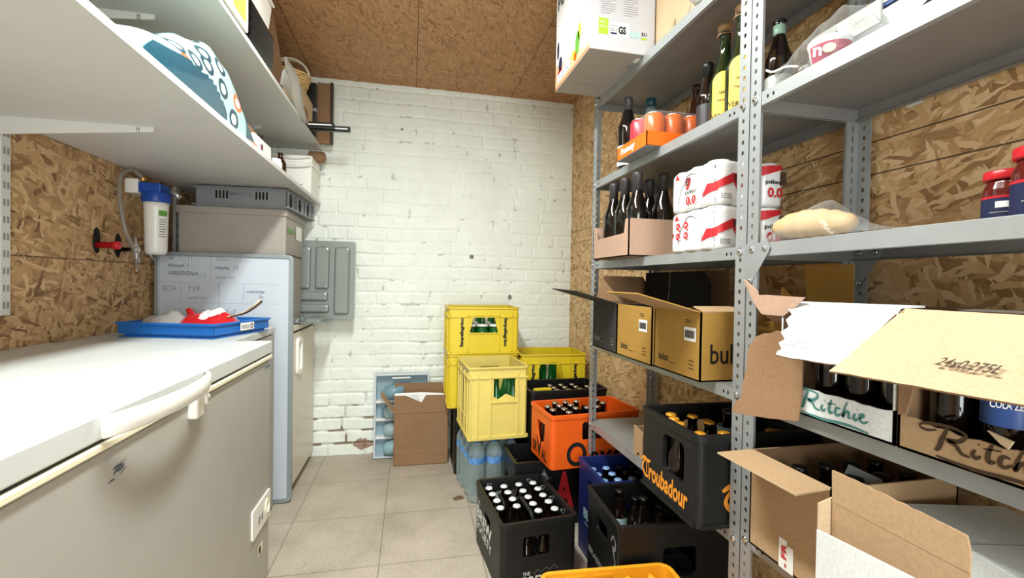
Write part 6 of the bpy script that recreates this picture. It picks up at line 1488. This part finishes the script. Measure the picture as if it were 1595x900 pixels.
m.add(vs, [(i*(nv+1)+k, (i+1)*(nv+1)+k, (i+1)*(nv+1)+k+1, i*(nv+1)+k+1) for i in range(nu) for k in range(nv)], M_BAG, True)
tag(m.build('bread_bag', recalc=False), 'clear plastic bag peaked over the pale baguette', 'bag')
packet('flat_packet', 'flat clear packet with yellow patch between the bread and the jars', 'packet', (.87, .66, ZJ), math.radians(80), .16, .07, .008, M_BAG, 3, lambda u, v, s: M_PAPY if .1 < u < .4 else M_BAG, crumple=.002)
def jar(label, loc, H, r, rz=0):
    t = thing('sauce_jar', label, 'jar', loc, rz)
    MB().lathe([(r*.9, .001), (r, .005), (r, H*.66), (r*.98, H*.70), (r*.84, H*.80), (r*.82, H*.86)], M_SAUCE, (0, 0, 0), 24).build('jar_body', t)
    MB().lathe([(r*.94, H*.85), (r*.97, H*.87), (r*.97, H*.98), (r*.92, H)], M_REDP, (0, 0, 0), 24).build('lid', t)
    l = MB().lathe([(r+.0006, H*.04), (r+.0006, H*.55)], M_NAVL, (0, 0, 0), 24, cap=False).lathe([(r+.0008, H*.54), (r+.0008, H*.575)], M_REDP, (0, 0, 0), 24, cap=False)
    lb = l.build('paper_label', t)
    q = MB(); n = 6
    def patch(a0, a1, z0, z1, mt, e=.0012):
        vs = []
        for i in range(n+1):
            a = math.radians(a0+(a1-a0)*i/n); vs += [((r+e)*math.cos(a), (r+e)*math.sin(a), z0), ((r+e)*math.cos(a), (r+e)*math.sin(a), z1)]
        q.add(vs, [(2*i, 2*i+2, 2*i+3, 2*i+1) for i in range(n)], mt)
    patch(185, 235, H*.38, H*.48, M_PAPER); patch(180, 240, H*.05, H*.14, M_RCAN); patch(200, 222, H*.05, H*.13, M_BREAD, .0015); patch(170, 240, H*.30, H*.315, M_GREYT); patch(243, 275, H*.06, H*.5, M_PAPER); q.build('label_print', lb); return t
jar('red-lidded sauce jar, leftmost of the three on the bread shelf', (.975, .578, ZJ), .102, .031)
jar('tall red-lidded sauce jar closest to the shelf edge at the right', (.935, .510, ZJ), .122, .036)
jar('red-lidded sauce jar at the very right edge behind the tall one', (1.012, .507, ZJ), .115, .034)

# ---- shelf 1.535: bag with cup, food container, dark pouch
t = thing('food_container', 'steel food container with clear clip lid on the upper near shelf', 'container', (.945, .735, ZA))
MB().plate(rrect(-.095, -.13, .095, .13, .035, 5), [], .085, M_STEEL, (0, 0, .002)).build('steel_body', t, .004)
o = MB().plate(rrect(-.103, -.138, .103, .138, .04, 5), [], .014, M_MILKY, (0, 0, .090)).build('clear_lid', t, .003)
for sx_ in (-1, 1): MB().box((sx_*.104-.003, -.045, .055), (sx_*.104+.003, .045, .100), M_MILKY).build('lid_clip', t, .002)
for sy_ in (-1, 1): MB().box((-.035, sy_*.139-.003, .055), (.035, sy_*.139+.003, .100), M_MILKY).build('lid_clip', t, .002)
MB().plate(rrect(-.100, -.135, .100, .135, .038, 5), [], .005, M_BLUL, (0, 0, .086)).build('lid_gasket', t)
t = thing('printed_tub', 'white and red tub inside the clear bag on the upper near shelf', 'tub', (.806, .765, ZA+.002))
MB().lathe([(.030, 0), (.036, .040), (.038, .043), (.038, .050), (.035, .052)], M_WCAN, (0, 0, 0), 24).build('tub_body', t)
m = MB(); vs = []
for i in range(15):
    a = math.radians(160+150*i/14); vs += [(.0312*math.cos(a), .0312*math.sin(a), .004), (.0366*math.cos(a), .0366*math.sin(a), .038)]
m.add(vs, [(2*i, 2*i+2, 2*i+3, 2*i+1) for i in range(14)], pm('raspberry_print', '#a52a4a', .35)); lb = m.build('raspberry_label', t)
q = MB(); a = math.radians(222); c = Vector((.0375*math.cos(a), .0375*math.sin(a), .024)); U = Vector((-math.sin(a), math.cos(a), 0)); q.plate(oval(0, 0, .011, .009, 16), [], .0005, pm('cream_print', '#e8dfae', .4), c, U, (0, 0, 1)); txt(q, 'n', c-U*.026-Vector((0, 0, .012)), U, (0, 0, 1), .014, .018, M_PAPER, .03); q.build('label_print', lb)
m = MB(); nu, nv = 26, 16; vs = []
for i in range(nu+1):
    for k in range(nv+1):
        u, v = i/nu, k/nv; y = .885-.245*u
        top = np.interp(u, [0, .08, .2, .35, .5, .65, .8, 1], [.035, .055, .048, .088, .095, .100, .085, .01])
        hh = top*math.sin(PI*v*.999)**.42; x = .762+.085*v
        vs.append((x+.003*math.sin(14*u+7*v), y+.004*math.sin(17*v), ZA+.0008+hh+.004*math.sin(26*u+9*v)*math.sin(PI*v)*math.sin(PI*u)))
m.add(vs, [(i*(nv+1)+k, (i+1)*(nv+1)+k, (i+1)*(nv+1)+k+1, i*(nv+1)+k+1) for i in range(nu) for k in range(nv)], M_BAG, True)
m.tube(catmull([(.765, .885, ZA+.045), (.760, .86, ZA+.030), (.765, .83, ZA+.028), (.765, .80, ZA+.015)], 6), .0025, M_PAPER, 6)
tag(m.build('plastic_bag', recalc=False), 'knotted clear plastic bag in front of the steel food container', 'bag')
packet('dark_pouch', 'shiny dark pouch right of the steel food container', 'pouch', (.85, .54, ZA), math.radians(90), .16, .12, .075, pm('dark_foil', '#23232b', .2, coat=.5, bump=.8, bscale=30), 6, crumple=.012)

# ============================================================ BY THE BRICK WALL
t = thing('cardboard_box', 'tall brown cardboard box with raised flaps by the brick wall', 'box', (.072, 2.85, 0), math.radians(-.5))
w_, d_, h_ = .322, .115, .315
open_box(MB(), w_, d_, h_, K_BROWN, .004).build('carton', t)
MB().sheet([(-w_/2, -d_/2, h_), (w_/2, -d_/2, h_), (w_/2, -d_/2+.006, h_+.105), (-w_/2, -d_/2+.004, h_+.11)], .003, K_BROWN).build('front_flap', t)
MB().sheet([(-w_/2+.01, d_/2-.02, h_), (w_/2-.01, d_/2-.02, h_), (w_/2-.03, d_/2-.0, h_+.155), (-w_/2+.0, d_/2-.0, h_+.155)], .003, K_BROWN).build('rear_flap', t)
MB().sheet([(-w_/2, -d_/2+.01, h_), (-w_/2-.075, -d_/2+.02, h_+.10), (-w_/2-.07, -d_/2+.10, h_+.125), (-w_/2, d_/2-.03, h_)], .003, K_TAN).build('side_flap', t)
MB().sheet([(w_/2, -d_/2+.01, h_), (w_/2+.004, -d_/2+.01, h_+.12), (w_/2+.004, d_/2-.03, h_+.12), (w_/2, d_/2-.03, h_)], .003, K_BROWN).build('side_flap', t)
l = MB(); l.add([(-.10, -d_/2-.001, h_+.108), (.03, -d_/2-.001, h_+.112), (-.0, -d_/2-.002, h_+.062)], [(0, 2, 1)], M_PAPER); l.add([(-w_/2+.005, -d_/2+.0, h_+.106), (.14, -d_/2+.0, h_+.103), (.12, -d_/2+.003, h_+.112), (-.0, -d_/2+.004, h_+.122), (-w_/2+.005, -d_/2+.004, h_+.118)], [(0, 1, 2, 3, 4)], M_PAPER)
l.build('paper_slip', t, recalc=False)
k = MB()
for q in range(5): stroke(k, [(-.07+.006*q, h_+.104-.007*q), (-.02+.003*q, h_+.105-.007*q)], .0015, (0, -d_/2-.0015, 0), (1, 0, 0), (0, 0, 1), M_GREYT, n=1, taper=False)
k.build('slip_print', t)
MB().box((-w_/2-.001, -d_/2-.001, .085), (w_/2+.001, -d_/2, .0865), K_TAN).build('crease', t)

t = thing('display_tray', 'white framed display tray holding teal cups leaning on the brick wall', 'display tray', (-.045, 2.995, 0), 0, rot=(math.radians(-4), 0, 0))
fw, fh, fd = .335, .515, .06; mfr = pm('pale_grey_frame', '#c3cdd2', .4)
MB().plate([(-fw/2, 0), (fw/2, 0), (fw/2, fh), (-fw/2, fh)], [[(-fw/2+.012, .012), (-fw/2+.012, fh-.012), (fw/2-.012, fh-.012), (fw/2-.012, .012)]], fd, mfr, (0, -.012, 0), (1, 0, 0), (0, 0, 1)).build('frame', t, .002)
MB().box((-fw/2+.004, -.014, .004), (fw/2-.004, -.008, fh-.004), pm('pale_backing', '#8fa9b4', .5)).build('backing', t)
m = MB().box((-.06, -fd-.012, fh-.030), (.05, -fd-.010, fh-.020), M_PAPER); m.build('handle_slot', t)
sh = MB()
for z in (.115, .225, .335): sh.box((-fw/2+.012, -.060, z), (fw/2-.012, -.014, z+.016), M_PAPER)
sh.build('divider', t)
def cup(label, z, mat, x=-.088):
    t = thing('cup', label, 'cup', (x, 2.930, z), 0, rot=(0, PI/2-.12, 0))
    MB().lathe([(.026, -.062), (.038, -.052), (.044, -.02), (.047, .055), (.045, .055), (.042, -.02), (.026, -.052)], mat, (0, 0, 0), 24, cap=False).lathe([(.001, -.052), (.02, -.052)], mat, (0, 0, 0), 24, cap=False).build('cup_body', t)
    return t
cup('teal cup lying in the topmost slot of the framed display tray', .412, M_CUP); cup('speckled pale teal cup lying in the second slot of the display tray', .289, M_CUP2)
cup('patterned teal cup lying in the third slot of the display tray', .180, M_CUP2); cup('plain pale cup lying in the lowest slot of the display tray', .068, pm('pale_cup', '#8fb0b8', .4))
m = MB(); rs = random.Random(3); vs = []; 
for i in range(7):
    for k2 in range(5): vs.append((i*.008+rs.uniform(-.003, .003), k2*.009+rs.uniform(-.003, .003), .002+rs.uniform(0, .016)*math.sin(PI*i/6)*math.sin(PI*k2/4)))
m.add(vs, [(i*5+k2, (i+1)*5+k2, (i+1)*5+k2+1, i*5+k2+1) for i in range(6) for k2 in range(4)], pm('dry_leaf', '#6e5440', .8)); o = m.build('dry_leaf', None, 0, (.235, 2.30, .0), (0, 0, .4), recalc=False)
s_ = o.modifiers.new('solid', 'SOLIDIFY'); s_.thickness = .0012; tag(o, 'brown dry leaf on the floor tiles beside the water bottles', 'leaf')

ORD = ['first', 'second', 'third', 'fourth', 'fifth', 'sixth', 'seventh', 'eighth', 'ninth', 'tenth', 'eleventh', 'twelfth']
SHORT = {'white-capped bottles in the floor crate': 'white-capped bottle in the crate on open floor',
 'pink-capped bottles behind the front grip': 'dull pink-capped bottle behind the floor crate grip',
 'plain bottles in the nearly empty black crate': 'plain dark bottle in the nearly empty black crate',
 'blue-capped bottles in the navy crate': 'pale blue-capped bottle in the navy crate',
 'black-capped bottles in the navy crate': 'black-capped bottle in the navy crate',
 'dark bottles in the crate below the orange one': 'dark bottle in the crate below the orange one',
 'silver-capped bottles in the orange crate': 'silver-capped bottle in the orange crate',
 'silver-capped bottles in the far black crate': 'silver-capped bottle in the far black crate',
 'green bottles in the topmost yellow crate': 'green bottle in the topmost yellow crate',
 'green bottles in the corner yellow crate': 'green bottle in the corner yellow crate',
 'green bottles in the pale yellow crate': 'green bottle in the pale yellow crate',
 'water bottles under the pale crate': 'clear water bottle under the pale crate',
 'gold-capped bottles in the blackletter crate': 'gold-capped bottle in the blackletter crate',
 'six wine bottles in the kraft carton': 'dark wine bottle in the kraft carton',
 'orange cans in the tray': 'orange can in the orange cardboard tray',
 'soda bottles in the white carton': 'dark soda bottle in the white torn carton',
 'soda bottles in the kraft carton': 'unlabelled soda bottle in the kraft torn carton',
 'bottles in the shipping box': 'black-capped bottle in the shipping box',
 'stacked black trays': 'black tray'}
groups = {}
for o in C.objects:
    if o.get('group') in SHORT and o.parent is None: groups.setdefault(o['group'], []).append(o)
for g, obs in groups.items():
    if g == 'stacked black trays':
        for k, o in enumerate(sorted(obs, key=lambda o: o.location.z)): o['label'] = 'black tray under the white tub, %s from the bottom of its stack' % ORD[k]
        continue
    rows = []
    for o in sorted(obs, key=lambda o: o.location.y):
        if rows and o.location.y-rows[-1][-1].location.y < 0.026: rows[-1].append(o)
        else: rows.append([o])
    for r, row in enumerate(rows):
        for k, o in enumerate(sorted(row, key=lambda o: o.location.x)):
            pos = ('%s from left' % ORD[k]) if len(row) > 1 else ''
            if len(rows) > 1: pos += (' in ' if pos else 'alone in ')+'%s row' % ORD[r]
            o['label'] = SHORT[g]+', '+pos
for o in list(bpy.data.objects):
    if 'used' in o.keys(): del o['used']
    if o.type == 'LIGHT': continue
bpy.context.view_layer.update()
